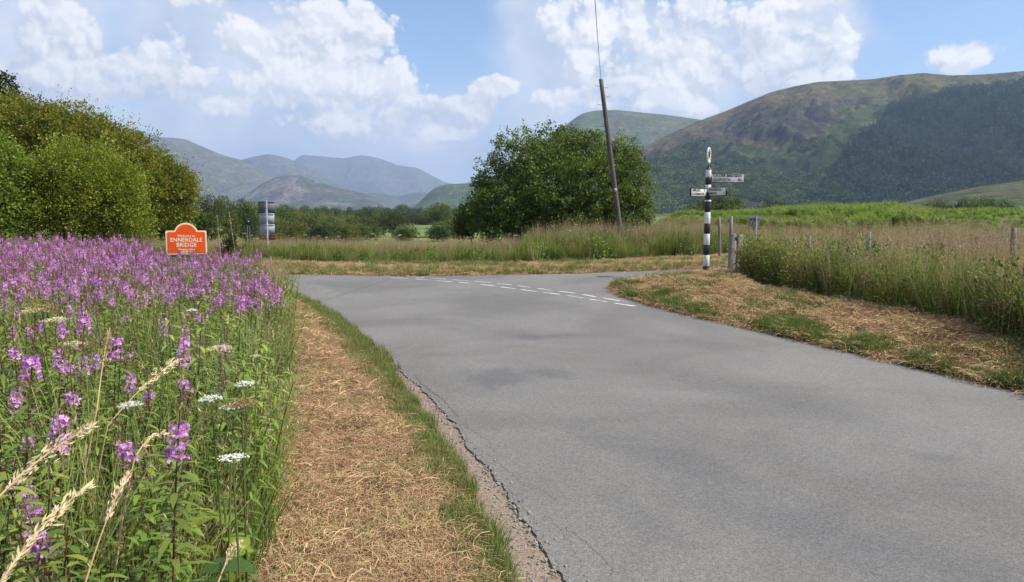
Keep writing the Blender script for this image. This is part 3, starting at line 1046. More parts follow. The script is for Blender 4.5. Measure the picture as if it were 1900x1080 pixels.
def sample(n, x0, x1, y0, y1, cond, pw=1.0):
    out = []
    tot = 0
    while tot < n:
        m = max(n * 2, 2000)
        x = rng.uniform(x0, x1, m)
        y = y0 + (y1 - y0) * rng.random(m) ** pw
        k = cond(x, y)
        out.append(np.stack([x[k], y[k]], 1)); tot += int(k.sum())
        if m > 4e6: break
    return np.concatenate(out)[:n]


def inframe(x, y, m=0.08):
    return (np.abs(x) < (0.69 + m) * y + 0.8)


def onground(xy, dz=0.0):
    return np.c_[xy, terrain(xy[:, 0], xy[:, 1]) + dz]


# ------------------------------------------------------------------ plant meshes
def disc(n, r):
    a = rng.uniform(0, 2 * pi, n); q = r * np.sqrt(rng.random(n))
    return np.stack([q * np.cos(a), q * np.sin(a), np.zeros(n)], 1)


GREEN = (0.095, 0.155, 0.024); GREEN2 = (0.155, 0.225, 0.036); YGREEN = (0.20, 0.235, 0.050)
STRAW = (0.50, 0.36, 0.20); STRAW2 = (0.62, 0.49, 0.30); REDSEED = (0.34, 0.21, 0.15)


def grass_clump(name, n, h, w, r, c0, c1, lean=0.35, seeds=0, seedcol=REDSEED, seedh=1.15, segs=3, straw=0.15):
    acc = Acc()
    k = int(n * straw)
    b = disc(n - k, r)
    blades(acc, b, h * rng.uniform(0.55, 1.0, n - k), w, rng.uniform(0, 2 * pi, n - k), h * lean * rng.random(n - k), segs, c0, c1, cvar=0.3)
    if k:
        b = disc(k, r)
        blades(acc, b, h * rng.uniform(0.6, 1.05, k), w * 0.8, rng.uniform(0, 2 * pi, k), h * lean * rng.random(k), segs, (0.30, 0.24, 0.11), STRAW, cvar=0.25)
    if seeds:
        b = disc(seeds, r)
        hh = h * seedh * rng.uniform(0.8, 1.1, seeds)
        la = rng.uniform(0, 2 * pi, seeds); am = h * 0.25 * rng.random(seeds)
        blades(acc, b, hh, w * 0.5, la, am, 3, (0.25, 0.22, 0.10), STRAW, cvar=0.2)
        for i in range(seeds):
            m = 13
            t = rng.uniform(0.74, 1.0, m)
            p = b[i] + np.stack([np.cos(la[i]) * am[i] * t ** 1.6, np.sin(la[i]) * am[i] * t ** 1.6, hh[i] * t], 1)
            sp = (1.05 - t)[:, None] * 0.16 * h
            p = p + rng.normal(size=(m, 3)) * sp * np.array([0.5, 0.5, 0.2])
            leafquads(acc, p, np.tile([0.2, 0.1, 1.0], (m, 1)) + rng.normal(size=(m, 3)) * 0.4, 0.040 * h, 0.0045 * h + w * 0.25, seedcol, cvar=0.3)
    return acc.mesh(name, [M_GRASS])


def fireweed_stem(acc, H, n_leaf, top, c_leaf=GREEN2, seedr=True, Lf=0.10, Wf=0.017):
    lean = rng.uniform(0, 2 * pi); am = rng.uniform(0.02, 0.16) * H
    t = np.linspace(0, 1, 6)
    pts = np.stack([np.cos(lean) * am * t ** 2, np.sin(lean) * am * t ** 2, H * t], 1)
    tube(acc, pts, np.linspace(0.0042, 0.0014, 6), 4, (0.17, 0.075, 0.05), 0, cap=False)
    tt = np.linspace(0.12, top, n_leaf)
    base = np.stack([np.cos(lean) * am * tt ** 2, np.sin(lean) * am * tt ** 2, H * tt], 1)
    ang = np.arange(n_leaf) * 2.4 + rng.uniform(0, 6)
    L = Lf * rng.uniform(0.75, 1.1, n_leaf) * np.where(tt > top - 0.12, 0.7, 1.0)
    up = rng.uniform(0.10, 0.55, n_leaf)
    d = np.stack([np.cos(ang), np.sin(ang)], 1)
    side = np.stack([-np.sin(ang), np.cos(ang), np.zeros(n_leaf)], 1)
    V = []
    for s, wk in ((0.0, 0.25), (0.35, 1.0), (0.7, 0.8), (1.0, 0.06)):
        c = base + np.c_[d * (L * s)[:, None], L * (up * s - 0.55 * s * s)]
        V += [c - side * Wf * wk * 0.5, c + side * Wf * wk * 0.5]
    V = np.stack(V, 1)
    q = np.array([[2 * i, 2 * i + 1, 2 * i + 3, 2 * i + 2] for i in range(3)])
    Q = (q[None] + (np.arange(n_leaf) * 8)[:, None, None]).reshape(-1, 4)
    cc = np.array(c_leaf)[None] * (1 + rng.uniform(-0.3, 0.3, (n_leaf, 1)))
    acc.add(V.reshape(-1, 3), Q, np.repeat(cc, 8, axis=0), 0)
    return lambda t: np.array([np.cos(lean) * am * t ** 2, np.sin(lean) * am * t ** 2, H * t])


MAG = (0.60, 0.25, 0.57); MAG2 = (0.74, 0.44, 0.70)


def fireweed_flowers(acc, at, H, t0, t1, n=34, r=0.032, big=0.015, pods=True, tip=True):
    ts = rng.uniform(t0, t1, n)
    for i, t in enumerate(ts):
        p = at(t)
        a = rng.uniform(0, 2 * pi)
        o = np.array([cos(a), sin(a), rng.uniform(-0.1, 0.35)])
        rr = r * rng.uniform(0.65, 1.0) * (1.0 - 0.35 * (t - t0) / (t1 - t0 + 1e-6))
        c = p + o * rr
        u = np.cross(o, [0, 0, 1.0]); u /= np.linalg.norm(u); v = np.cross(u, o)
        b = rng.uniform(0, pi / 2)
        ax = np.array([cos(b + k * pi / 2) * u + sin(b + k * pi / 2) * v + o * 0.25 for k in range(4)])
        colr = np.array(MAG) if rng.random() < 0.6 else np.array(MAG2)
        leafquads(acc, np.tile(c, (4, 1)), ax, big * rng.uniform(0.8, 1.15), big * 0.85, colr, 1, 0.2, normal=np.tile(np.cross(o, ax[0]) * 0 + o, (4, 1)))
    if tip:                                  # buds drooping below the bare tip
        m = 26
        t = rng.uniform(t1 - 0.01, 1.0, m)
        p = np.array([at(q) for q in t])
        sp = (1.03 - t)[:, None] / (1.03 - t1) * 0.022
        dr_ = rng.normal(size=(m, 3)); dr_[:, 2] = -0.5 - rng.random(m)
        leafquads(acc, p + rng.normal(size=(m, 3)) * sp * np.array([1, 1, 0.4]), dr_, 0.015, 0.005, (0.26, 0.085, 0.12), 0, 0.3)
    if pods:                                 # spent pods below the flowers
        m = 20
        t = rng.uniform(t0 - 0.10, t0 + 0.01, m)
        p = np.array([at(q) for q in t])
        a = rng.uniform(0, 2 * pi, m)
        leafquads(acc, p, np.stack([np.cos(a), np.sin(a), rng.uniform(0.3, 1.1, m)], 1), 0.045, 0.004, (0.30, 0.14, 0.16), 0, 0.3)


def make_fireweed(i, H, bloom=True, sparse=False):
    st = Acc(); fl = Acc()
    at = fireweed_stem(st, H, 56 if not sparse else 26, 0.80 if bloom else 0.97, c_leaf=[(0.18, 0.26, 0.045), (0.14, 0.22, 0.04), (0.21, 0.27, 0.05)][i % 3])
    if bloom:
        t1 = rng.uniform(0.89, 0.93)
        L = [0.085, 0.055, 0.11, 0.07, 0.04, 0.13, 0.06][i % 7] / H
        fireweed_flowers(fl, at, H, t1 - L, t1, [40, 26, 46, 32, 18, 36, 44][i % 7], big=0.0110, r=[0.028, 0.024, 0.031][i % 3])
    else:                                     # spike gone to seed: silvery pink pods
        m = 60
        t = rng.uniform(0.80, 1.0, m)
        p = np.array([at(q) for q in t])
        a = rng.uniform(0, 2 * pi, m)
        leafquads(fl, p, np.stack([np.cos(a), np.sin(a), rng.uniform(0.1, 1.3, m)], 1), 0.035 * (1.35 - (t - .8) * 5)[:], 0.0035, (0.36, 0.24, 0.22), 0, 0.35)
    sm = st.mesh('leafy_stem', [M_LEAF, M_PETAL]); fm = fl.mesh('flower_spike', [M_LEAF, M_PETAL])
    j = Acc()
    j.V = st.V + fl.V; j.Cc = st.Cc + fl.Cc; j.M = st.M + fl.M
    j.Q = st.Q + [q + st.n for q in fl.Q]
    return sm, fm, j.mesh('fireweed', [M_LEAF, M_PETAL]), at(0.885)


FW = [make_fireweed(i, [1.08, 1.0, 0.95, 1.12, 1.04, 0.98][i % 6]) for i in range(12)]
FWS = [make_fireweed(i, 1.0 + 0.03 * i, False) for i in range(3)]


def leafy_mesh(name, H, n):
    acc = Acc()
    for k in range(n):
        a = Acc()
        fireweed_stem(a, H * rng.uniform(0.6, 1.0), 46, 0.98, c_leaf=random.choice([(0.12, 0.20, 0.03), (0.19, 0.27, 0.045), (0.15, 0.23, 0.04), (0.25, 0.31, 0.06)]), Lf=0.092, Wf=0.0145)
        o = disc(1, 0.13)[0]
        acc.add(np.concatenate(a.V) + o, np.concatenate(a.Q), np.concatenate(a.Cc), 0)
    return acc.mesh(name, [M_LEAF])


# left verge, understory
def in_left(x, y, m=0.0):
    return inside(POLY_L, x, y)


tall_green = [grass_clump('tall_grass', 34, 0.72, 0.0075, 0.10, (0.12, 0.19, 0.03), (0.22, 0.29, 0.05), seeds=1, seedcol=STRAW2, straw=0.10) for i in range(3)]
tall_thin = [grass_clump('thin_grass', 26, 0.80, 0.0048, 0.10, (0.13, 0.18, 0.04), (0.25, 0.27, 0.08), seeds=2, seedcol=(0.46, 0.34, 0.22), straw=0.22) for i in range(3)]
leafy = [leafy_mesh('leafy_stems', 0.80, 3) for i in range(4)]
cond_near = lambda x, y: in_left(x, y) & (y > 0.7) & inframe(x, y, 0.12)
pts = onground(sample(2300, -9.5, -0.8, 0.7, 9.5, cond_near, pw=1.2))
scatter('leafy_undergrowth', pts, leafy, (0.85, 1.12), label='green leafy undergrowth filling the left verge between the fireweed stems', cat='undergrowth')
pts = np.concatenate([onground(sample(260, -6.5, -0.8, 0.7, 6.5, cond_near)), onground(sample(3400, -15, -2.5, 5.5, 17.2, cond_near))])
gpx = 950 + F * pts[:, 0] / pts[:, 1]
scatter('tall_grass', pts, tall_green + tall_thin, scl_arr=rng.uniform(0.8, 1.15, len(pts)) * (1 - 0.30 * sstep(pts[:, 1], 6, 9) * sstep(gpx, 220, 300)), label='tall green and straw coloured grass among the fireweed on the left verge', cat='grass')
# fringe of arching grass along the mown strip
def fringe_pts(n):
    k = rng.uniform(0, len(VL) - 1.001, n * 6)
    i = k.astype(int); f = (k - i)[:, None]
    p = VL[i] * (1 - f) + VL[i + 1] * f
    p = p[(p[:, 1] > 1.2) & (p[:, 1] < 15.4)]
    p = p[:n] + np.c_[rng.uniform(-0.16, 0.02, min(n, len(p))), rng.normal(0, .05, min(n, len(p)))]
    return p


fr = fringe_pts(620)
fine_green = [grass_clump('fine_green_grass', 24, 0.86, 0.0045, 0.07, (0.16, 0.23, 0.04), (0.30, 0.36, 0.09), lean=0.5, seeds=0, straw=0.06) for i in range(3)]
pts = onground(sample(800, -8, -0.8, 0.8, 8.5, cond_near))
scatter('fine_grass', pts, fine_green, (0.8, 1.25), tilt=0.15, label='thin bright green grass blades standing among the nearest fireweed stems', cat='grass')
scatter('verge_edge_grass', onground(fr), tall_thin + tall_green[:1], (0.45, 0.9), tilt=0.16, label='pale arching grass along the edge of the mown strip', cat='grass')

# fireweed positions: density grows away from the camera
def fw_h(x, y):
    px = 950 + F * x / y
    return (1 - 0.24 * sstep(px, 250, 320) * sstep(y, 6.5, 9.5)) * (0.93 + 0.14 * fbm(x * 0.6 + 5, y * 0.6, 2))


def fw_points():
    a = sample(65, -3.6, -1.0, 1.3, 4.2, cond_near)
    b = sample(760, -7.2, -2.0, 4.2, 8.0, lambda x, y: cond_near(x, y) & (rng.random(x.shape) < 0.05 + 0.95 * sstep(y, 5.2, 7.6)))
    c = sample(3100, -13.5, -3.0, 8.0, 15.2, lambda x, y: cond_near(x, y) & (fbm(x * .7, y * .7, 2) > 0.36 - 0.0 * x) & (x < -4.6 + (15 - y) * 0.12 - rng.random(x.shape) * 0.5))
    return np.concatenate([a, b, c])


fwp = fw_points()
fwz = terrain(fwp[:, 0], fwp[:, 1])
heads = [  # (px, py of the flower head, variant, scale, label)
    (331, 835, 0, 1.0, 'fireweed with a dense round magenta head, right one of the three large near heads'),
    (237, 846, 1, 0.95, 'fireweed with a short magenta head between two larger near flower heads'),
    (110, 808, 2, 1.0, 'fireweed with a broad magenta head behind the long pale grass seed head'),
    (60, 697, 3, 1.05, 'fireweed with the tallest, brightest magenta spike at the far left of the green growth'),
    (27, 660, 4, 1.0, 'fireweed with a loose pink head just above the tallest near spike'),
    (114, 606, 5, 1.05, 'fireweed with a long slim spike beside a cream flower plate, below the pink drift'),
    (157, 618, 3, 1.05, 'fireweed with a two-part slim spike, right of a similar long spike'),
    (216, 659, 0, 1.0, 'fireweed with a small flat-topped magenta head in the middle of the green growth'),
    (340, 655, 2, 1.05, 'fireweed with a wide spreading pink head behind the leaning pale grass stalk'),
    (135, 743, 4, 0.95, 'fireweed with a small faded pink head, right of the brightest near spike'),
    (50, 932, 5, 0.9, 'fireweed with a ragged pink head low in the left corner beside the seed head stem'),
    (75, 1035, 1, 0.9, 'fireweed with two tiny pink blooms at the bottom left corner'),
    (345, 726, 1, 0.9, 'fireweed with a few small pale pink blooms right of centre in the green growth'),
    (447, 562, 0, 1.05, 'fireweed with a bright magenta head near the mown strip, in front of the drift'),
    (418, 650, 4, 0.9, 'fireweed with a pink head just under a cream flower plate near the mown strip'),
]
hp = []
for (px, py, vi, s, lab) in heads:
    Hv = [1.08, 1.0, 0.95, 1.12, 1.04, 0.98][vi] * s
    zt = Hv * 0.885 + 0.06
    g = G(px, py, zt)
    g = g - np.array([FW[vi][3][0] * 1.15, FW[vi][3][1] * 1.15, 0])
    hp.append((g[0], g[1]))
    root = empty('fireweed', (g[0], g[1], terrain(np.array([g[0]]), np.array([g[1]]))[0]))
    root.scale = (1.15, 1.15, s)
    tag(root, lab, 'wildflower')
    for nm, me in (('leafy_stem', FW[vi][0]), ('flower_spike', FW[vi][1])):
        o = link(bpy.data.objects.new(nm, me), root)
hp = np.array(hp)
order = np.argsort(fwp[:, 1])
far_idx = []
count = 0
for k in order:
    x, y = fwp[k]
    if np.min(np.hypot(hp[:, 0] - x, hp[:, 1] - y)) < 0.12 or (y < 2.0): continue
    if count < 280 and inframe(np.array([x]), np.array([y]), 0.0)[0]:
        vi = random.randrange(12) if y > 4 or random.random() < 0.35 else None
        s = random.uniform(0.84, 0.98) if vi is not None else random.uniform(0.78, 0.98)
        src = FW[vi] if vi is not None else FWS[random.randrange(3)]
        zb = fwz[k]
        s *= float(fw_h(np.array([x]), np.array([y]))[0])
        if count < 110:
            root = empty('fireweed', (x, y, zb), random.uniform(0, 6.28)); root.rotation_euler[0] = random.gauss(0, 0.07); root.rotation_euler[1] = random.gauss(0, 0.07)
            link(bpy.data.objects.new('leafy_stem', src[0]), root)
            link(bpy.data.objects.new('flower_spike' if vi is not None else 'seed_spike', src[1]), root)
        else:
            root = link(bpy.data.objects.new('fireweed', src[2]))
            root.location = (x, y, zb); root.rotation_euler = (0, 0, random.uniform(0, 6.28))
        root.scale = (1, 1, s)
        if vi is None:
            tag(root, 'fireweed gone to seed with a thin brownish spike in the nearest growth', 'wildflower', 'seeding fireweed plants in the near growth')
        elif y < 4.2:
            tag(root, 'slender fireweed with a small magenta spike in the nearest green growth', 'wildflower', 'scattered fireweed plants in the near growth')
        else:
            tag(root, 'fireweed with a magenta flower spike at the near side of the pink drift', 'wildflower', 'fireweed plants along the near side of the drift')
        count += 1
    else:
        far_idx.append(k)
fp = fwp[far_idx]
scatter('fireweed_drift', np.c_[fp, fwz[far_idx]], [f[2] for f in FW] + [FWS[0][2]], tilt=0.06, scl_arr=rng.uniform(0.82, 1.0, len(fp)) * fw_h(fp[:, 0], fp[:, 1]), weights=[1] * 12 + [1.6], label='dense drift of magenta fireweed spreading back to the orange sign', cat='wildflowers')


# umbels
def make_umbel(R, n, col, H, flat=0.25):
    st = Acc(); hd = Acc()
    am = rng.uniform(0, 0.08); la = rng.uniform(0, 2 * pi)
    t = np.linspace(0, 1, 5)
    pts = np.stack([np.cos(la) * am * t ** 2, np.sin(la) * am * t ** 2, (H - 0.05) * t], 1)
    tube(st, pts, np.linspace(0.005, 0.0028, 5), 5, (0.15, 0.19, 0.06), cap=False)
    top = pts[-1]
    for i in range(n):
        a = i * 2.39996; q = R * math.sqrt((i + 0.5) / n)
        c = np.array([top[0] + q * cos(a), top[1] + q * sin(a), H - flat * q * q / R + rng.normal(0, 0.002)])
        blades(hd, np.array([top]), c[2] - top[2], 0.0015, np.array([a]), q, 2, (0.16, 0.2, 0.07), (0.2, 0.25, 0.1), power=1.0)
        m = 9
        p = c + rng.normal(size=(m, 3)) * np.array([0.008, 0.008, 0.002]) * R / 0.05
        ax = rng.normal(size=(m, 3)); ax[:, 2] = np.abs(ax[:, 2]) * 0.3
        leafquads(hd, p, ax, 0.010 * R / 0.05, 0.009 * R / 0.05, col, 1, 0.12, normal=np.tile([0, 0, 1.0], (m, 1)))
    return st.mesh('stalk', [M_LEAF, M_PETAL]), hd.mesh('flower_plate', [M_LEAF, M_PETAL])


WHT = (0.80, 0.82, 0.72); CRM = (0.66, 0.60, 0.34); BRN = (0.36, 0.24, 0.10)
for (px, py, R, colr, zt, lab, nm) in [
        (439, 846, 0.032, WHT, 0.95, 'white flat-topped flower beside the mown strip, lowest of the white ones', 'wild_carrot'),
        (410, 759, 0.034, WHT, 0.95, 'white flat-topped flower, right one of the close pair beside the mown strip', 'wild_carrot'),
        (403, 736, 0.034, WHT, 0.98, 'white flat-topped flower just above another one of the close pair', 'wild_carrot'),
        (443, 710, 0.030, WHT, 0.98, 'small white flower plate, uppermost white one beside the mown strip', 'wild_carrot'),
        (278, 749, 0.034, WHT, 0.98, 'white flat-topped flower standing alone in the middle of the green growth', 'wild_carrot'),
        (57, 574, 0.058, CRM, 1.05, 'cream flower plate at far left just below the pink drift, upper of two', 'hogweed'),
        (75, 593, 0.048, CRM, 1.05, 'cream flower plate at the far left, lower and right of its twin', 'hogweed'),
        (125, 636, 0.046, CRM, 1.0, 'cream flower plate below two long slim fireweed spikes', 'hogweed'),
        (417, 645, 0.050, CRM, 1.02, 'cream flower plate resting over a pink fireweed head near the mown strip', 'hogweed'),
        (377, 573, 0.030, WHT, 1.05, 'small pale flower plate under the right end of the pink drift', 'wild_carrot'),
        (92, 566, 0.070, BRN, 1.06, 'brown seeded flower plate beside the cream ones at the edge of the drift', 'hogweed'),
        (446, 738, 0.048, BRN, 0.97, 'brown seeded flower plate right of the white pair beside the mown strip', 'hogweed'),
        (463, 659, 0.020, CRM, 1.0, 'tiny yellowish flower plate at the very edge of the mown strip', 'wild_carrot')]:
    g = G(px, py, zt)
    zb = terrain(np.array([g[0]]), np.array([g[1]]))[0]
    s, h = make_umbel(R, 26, colr, zt - zb)
    root = empty(nm, (g[0], g[1], zb))
    link(bpy.data.objects.new('stalk', s), root)
    link(bpy.data.objects.new('flower_plate', h), root)
    tag(root, lab, 'wildflower')


# big pale seed heads near the lens
def seedhead(pa, pb, Y0, Y1, lab, r=0.010, plume=0.55, col=STRAW2, spread=0.014, n=150, bow=0.02):
    a = P(pa[0], pa[1], Y0); b = P(pb[0], pb[1], Y1)
    t = np.linspace(0, 1, 14)[:, None]
    mid = np.array([0, 0, bow])
    pts = a * (1 - t) + b * t + mid * (4 * t * (1 - t))
    # root the stalk in the ground below its lower end
    g = np.array([a[0] - 0.10, a[1] - 0.05, 0.03])
    rt = np.array([g * (1 - q) ** 2 + 2 * q * (1 - q) * (g * 0.4 + a * 0.6 + np.array([-.05, 0, 0.05])) + a * q * q for q in np.linspace(0, 0.95, 6)])
    full = np.concatenate([rt, pts])
    root = empty('grass_seed_head', tuple(g))
    st = Acc()
    tube(st, full - g, np.linspace(0.0026, 0.0010, len(full)), 5, STRAW, cap=False)
    part('stalk', st, M_STRAW, root)
    hd = Acc()
    q = 1 - plume * rng.random(n)
    p = a * (1 - q[:, None]) + b * q[:, None] + mid * (4 * q * (1 - q))[:, None]
    d = (b - a) / np.linalg.norm(b - a)
    prof = np.sin(np.clip((q - (1 - plume)) / plume, 0, 1) * pi * 0.92 + 0.08)[:, None]
    p = p + rng.normal(size=(n, 3)) * spread * 0.5 * prof
    leafquads(hd, p - g, np.tile(d, (n, 1)) + rng.normal(size=(n, 3)) * 0.28, rng.uniform(0.012, 0.022, n), 0.0035, col, 0, 0.2)
    part('plume', hd, M_STRAW, root)
    tag(root, lab, 'grass')


seedhead((-60, 985), (172, 792), 1.15, 1.50, 'feathery pale seed head slanting across the left corner, upper of two big ones', spread=0.020, n=220, plume=0.75)
seedhead((-30, 1130), (168, 902), 0.92, 1.15, 'thick pale grass stalk slanting up from the bottom left corner, lower of two', spread=0.007, n=200, plume=0.9, r=0.012)
seedhead((150, 1110), (237, 880), 1.5, 1.75, 'thin straw stalk with a narrow seed head rising below the middle magenta head', spread=0.010, n=120, plume=0.5)
seedhead((180, 760), (203, 612), 2.3, 2.7, 'upright brown narrow seed head left of the small flat-topped magenta head', spread=0.012, n=120, plume=0.6, col=(0.42, 0.26, 0.14))
seedhead((200, 790), (334, 668), 2.2, 2.5, 'pale drooping seed head leaning right towards the wide pink fireweed', spread=0.020, n=150, plume=0.6)
seedhead((250, 850), (318, 812), 1.85, 2.0, 'short curved pale seed head touching the dense round magenta head', spread=0.010, n=90, plume=0.8, bow=0.03)
seedhead((395, 1110), (445, 1005), 1.9, 2.2, 'whitish seed heads at the bottom edge beside the mown strip', spread=0.014, n=110, plume=0.6)
seedhead((410, 480), (403, 398), 9.0, 9.2, 'shorter pale grass stalk rising just right of the orange sign', spread=0.03, n=60, plume=0.5, bow=0.0)
seedhead((438, 480), (425, 392), 9.5, 9.7, 'tallest pale grass stalk between the orange sign and the grey sign', spread=0.03, n=70, plume=0.6, bow=0.0)


# ------------------------------------------------------------------ hay and short turf
def straw_mesh(name, n, r, L=0.10, w=0.0028, up=0.02):
    acc = Acc()
    b = disc(n, r); b[:, 2] = rng.uniform(0.0, up, n)
    a = rng.uniform(0, 2 * pi, n)
    l = L * rng.uniform(0.4, 1.2, n)
    d = np.stack([np.cos(a), np.sin(a), rng.normal(0, 0.16, n)], 1)
    side = np.stack([-np.sin(a), np.cos(a), rng.normal(0, .5, n)], 1) * w * 0.5
    bend = np.stack([-np.sin(a), np.cos(a), np.zeros(n)], 1) * (l * rng.normal(0, 0.18, n))[:, None]
    V = []
    for s in (0, 0.5, 1.0):
        c = b + d * (l * s)[:, None] + bend * (s * s) + np.array([0, 0, 0.012]) * (4 * s * (1 - s))
        V += [c - side, c + side]
    V = np.stack(V, 1)
    q = np.array([[0, 1, 3, 2], [2, 3, 5, 4]])
    Q = (q[None] + (np.arange(n) * 6)[:, None, None]).reshape(-1, 4)
    cs = np.array([(0.51, 0.335, 0.18), (0.42, 0.262, 0.145), (0.62, 0.45, 0.265), (0.25, 0.15, 0.085), (0.27, 0.28, 0.10)])[rng.choice(5, n, p=[.34, .26, .14, .14, .12])]
    cs = cs * (1 + rng.uniform(-0.2, 0.2, (n, 1)))
    acc.add(V.reshape(-1, 3), Q, np.repeat(cs, 6, axis=0), 0)
    return acc.mesh(name, [M_STRAW])


hay = [straw_mesh('hay', 120, 0.14, 0.075, 0.0018, 0.026) for i in range(5)]
hay_big = [straw_mesh('hay_coarse', 170, 0.24, 0.10, 0.0032, 0.04) for i in range(3)]
turf = [grass_clump('turf', 30, 0.055, 0.0032, 0.05, (0.10, 0.14, 0.03), (0.20, 0.24, 0.06), lean=0.8, segs=2, straw=0.2) for i in range(4)]
turf_long = [grass_clump('turf_long', 34, 0.13, 0.0042, 0.06, (0.09, 0.135, 0.025), (0.19, 0.24, 0.055), lean=0.7, segs=3, straw=0.15) for i in range(4)]


turf_dark = [grass_clump('turf_dark', 44, 0.13, 0.0045, 0.08, (0.05, 0.085, 0.016), (0.13, 0.18, 0.035), lean=0.9, segs=3, straw=0.08) for i in range(3)]


def hay_zone_left(x, y):
    sd = road_sd(x, y)
    return (sd > 0.40) & (~inside(POLY_L, x - 0.08, y)) & (x < 1.5) & (~far_side(x, y)) & (y > 2)


def hay_zone_right(x, y):
    sd = road_sd(x, y)
    return (sd > 0.12) & (~inside(POLY_R, x + 0.1, y)) & (x > 1.5) & (~far_side(x, y)) & inframe(x, y, 0.1)


p1 = sample(3400, -4.6, 1.0, 2.4, 9.0, hay_zone_left)
p2 = sample(900, -5.2, -1.0, 9.0, 15.8, hay_zone_left)
p3 = sample(5200, 1.8, 14.0, 5.5, 19.0, hay_zone_right)
scatter('mown_hay', onground(np.concatenate([p1, p2]), 0.004), hay, (0.8, 1.3), tilt=0.10, label='dry orange-brown mown hay lying on the left roadside strip', cat='hay')
scatter('mown_hay', onground(p3, 0.004), hay[:2] + hay_big, (0.8, 1.3), tilt=0.14, label='dry orange-brown mown hay covering the right verge before the signpost', cat='hay')
pf = sample(2600, -16, 9, 18.5, 27, lambda x, y: far_side(x, y) & (road_sd(x, y) < 3.3) & (road_sd(x, y) > 0.05) & inframe(x, y))
scatter('mown_hay', onground(pf, 0.004), hay_big, (0.9, 1.5), tilt=0.12, label='dry mown hay strip along the far side of the junction', cat='hay')

# clods / tufts of heaped cuttings on the right verge
heap = [straw_mesh('heap', 170, 0.16, 0.10, 0.0045, 0.10) for i in range(2)]
ph = np.concatenate([sample(300, 3.0, 14.0, 6.0, 18.5, lambda x, y: hay_zone_right(x, y) & (fbm(x * 1.3, y * 1.3, 2) > 0.5)), sample(110, -4.5, 0.8, 2.6, 14, lambda x, y: hay_zone_left(x, y) & (fbm(x * 2.3, y * 2.3, 2) > 0.52))])
scatter('hay_heaps', onground(ph, -0.03), heap, (0.5, 1.1), tilt=0.2, label='raised tufts of raked brown cuttings on the mown verges', cat='hay')

# green turf: strip between hay and dirt on the left, patches elsewhere
gl = sample(2100, -4.8, 1.6, 2.4, 12.0, lambda x, y: (lambda s: (s > np.interp(y, [3, 7, 11], [0.22, 0.13, 0.02]) + 0.08 * (fbm(x * 4, y * 4, 2) - .5)) & (s < 0.42 + 0.16 * (fbm(x * 3, y * 3, 2) - .5)) & (rng.random(x.shape) < 0.4 + 0.8 * fbm(x * 2, y * 2, 2)))(road_sd(x, y)) & (x < 1.5) & (~far_side(x, y)), pw=1.3)
gl2 = sample(2200, -4.6, 1.0, 2.4, 14.0, lambda x, y: hay_zone_left(x, y) & (fbm(x * 1.6 + 7, y * 1.6, 3) + 0.1 * rng.random(x.shape) > 0.56))
gl = np.concatenate([gl, sample(420, -6, 0.5, 7.5, 15.8, lambda x, y: (road_sd(x, y) > 0.0) & (road_sd(x, y) < 0.22 * sstep(y, 6.5, 10)) & (x < 0.6) & (~far_side(x, y)))])
g0 = onground(gl)
scatter('green_turf_strip', g0, turf_long, (0.45, 1.0), tilt=0.15, label='strip of fresh green grass between the mown hay and the broken road edge', cat='grass')
scatter('short_turf', onground(gl2), turf, (0.8, 1.3), tilt=0.1, label='short green shoots growing through the left mown strip', cat='grass')
gr1 = sample(2400, 1.9, 14, 5.2, 18.5, lambda x, y: (road_sd(x, y) > 0.06) & (road_sd(x, y) < 1.25 * (fbm(x * 1.1, y * 1.1, 3) - 0.22)) & (x > 1.5) & (~far_side(x, y)) & inframe(x, y) & (fbm(x * .8 + 3, y * .8, 3) > 0.40), pw=0.8)
gr2 = sample(700, 1.9, 14, 6, 19, lambda x, y: hay_zone_right(x, y) & (fbm(x * 1.2 + 27, y * 1.2, 3) > 0.57))
scatter('green_verge_turf', onground(np.concatenate([gr1, gr2])), turf_dark, (0.9, 1.5), tilt=0.2, label='green grass tufts along the right road edge in front of the hay', cat='grass')
gf = sample(2400, -16, 9, 18.5, 27, lambda x, y: far_side(x, y) & (road_sd(x, y) > 0.02) & (((road_sd(x, y) < 1.1 * fbm(x * 0.5, y * 0.5, 2) + 0.2)) | ((road_sd(x, y) < 3.4) & (fbm(x * .8 + 3, y * .8, 2) > 0.52))) & inframe(x, y))
scatter('green_verge_turf', onground(gf), turf_long, (1.0, 1.8), tilt=0.15, label='low green grass on the far verge behind the give-way lines', cat='grass')

# bits of gravel on the crumbling edge
def stone_mesh(name, k):
    bm = bmesh.new()
    bmesh.ops.create_icosphere(bm, subdivisions=1, radius=0.5)
    for v in bm.verts:
        v.co *= random.uniform(0.7, 1.15); v.co.z *= 0.6
    me = bpy.data.meshes.new(name); bm.to_mesh(me); bm.free(); me.materials.append(M_STONE)
    return me


gv = sample(3200, -2.8, 1.8, 2.6, 10.0, lambda x, y: (lambda s: (s > -0.12 * rng.random(x.shape) ** 3) & (s < 0.30 * rng.random(x.shape) + 0.04))(road_sd(x, y)) & (x < 1.5), pw=1.4)
gz = onground(gv)
gz[:, 2] = np.where(road_sd(gv[:, 0], gv[:, 1]) < 0.03, 0.018, gz[:, 2] + 0.002)
scatter('gravel', gz, [stone_mesh('stone', i) for i in range(4)], tilt=0.6, scl_arr=0.005 + 0.022 * rng.random(len(gz)) ** 3, label='loose gravel and crumbs of tarmac along the broken left road edge', cat='gravel')


# ------------------------------------------------------------------ far verge and meadow growth
def far_zone(x, y):
    return far_side(x, y) & inframe(x, y, 0.06)


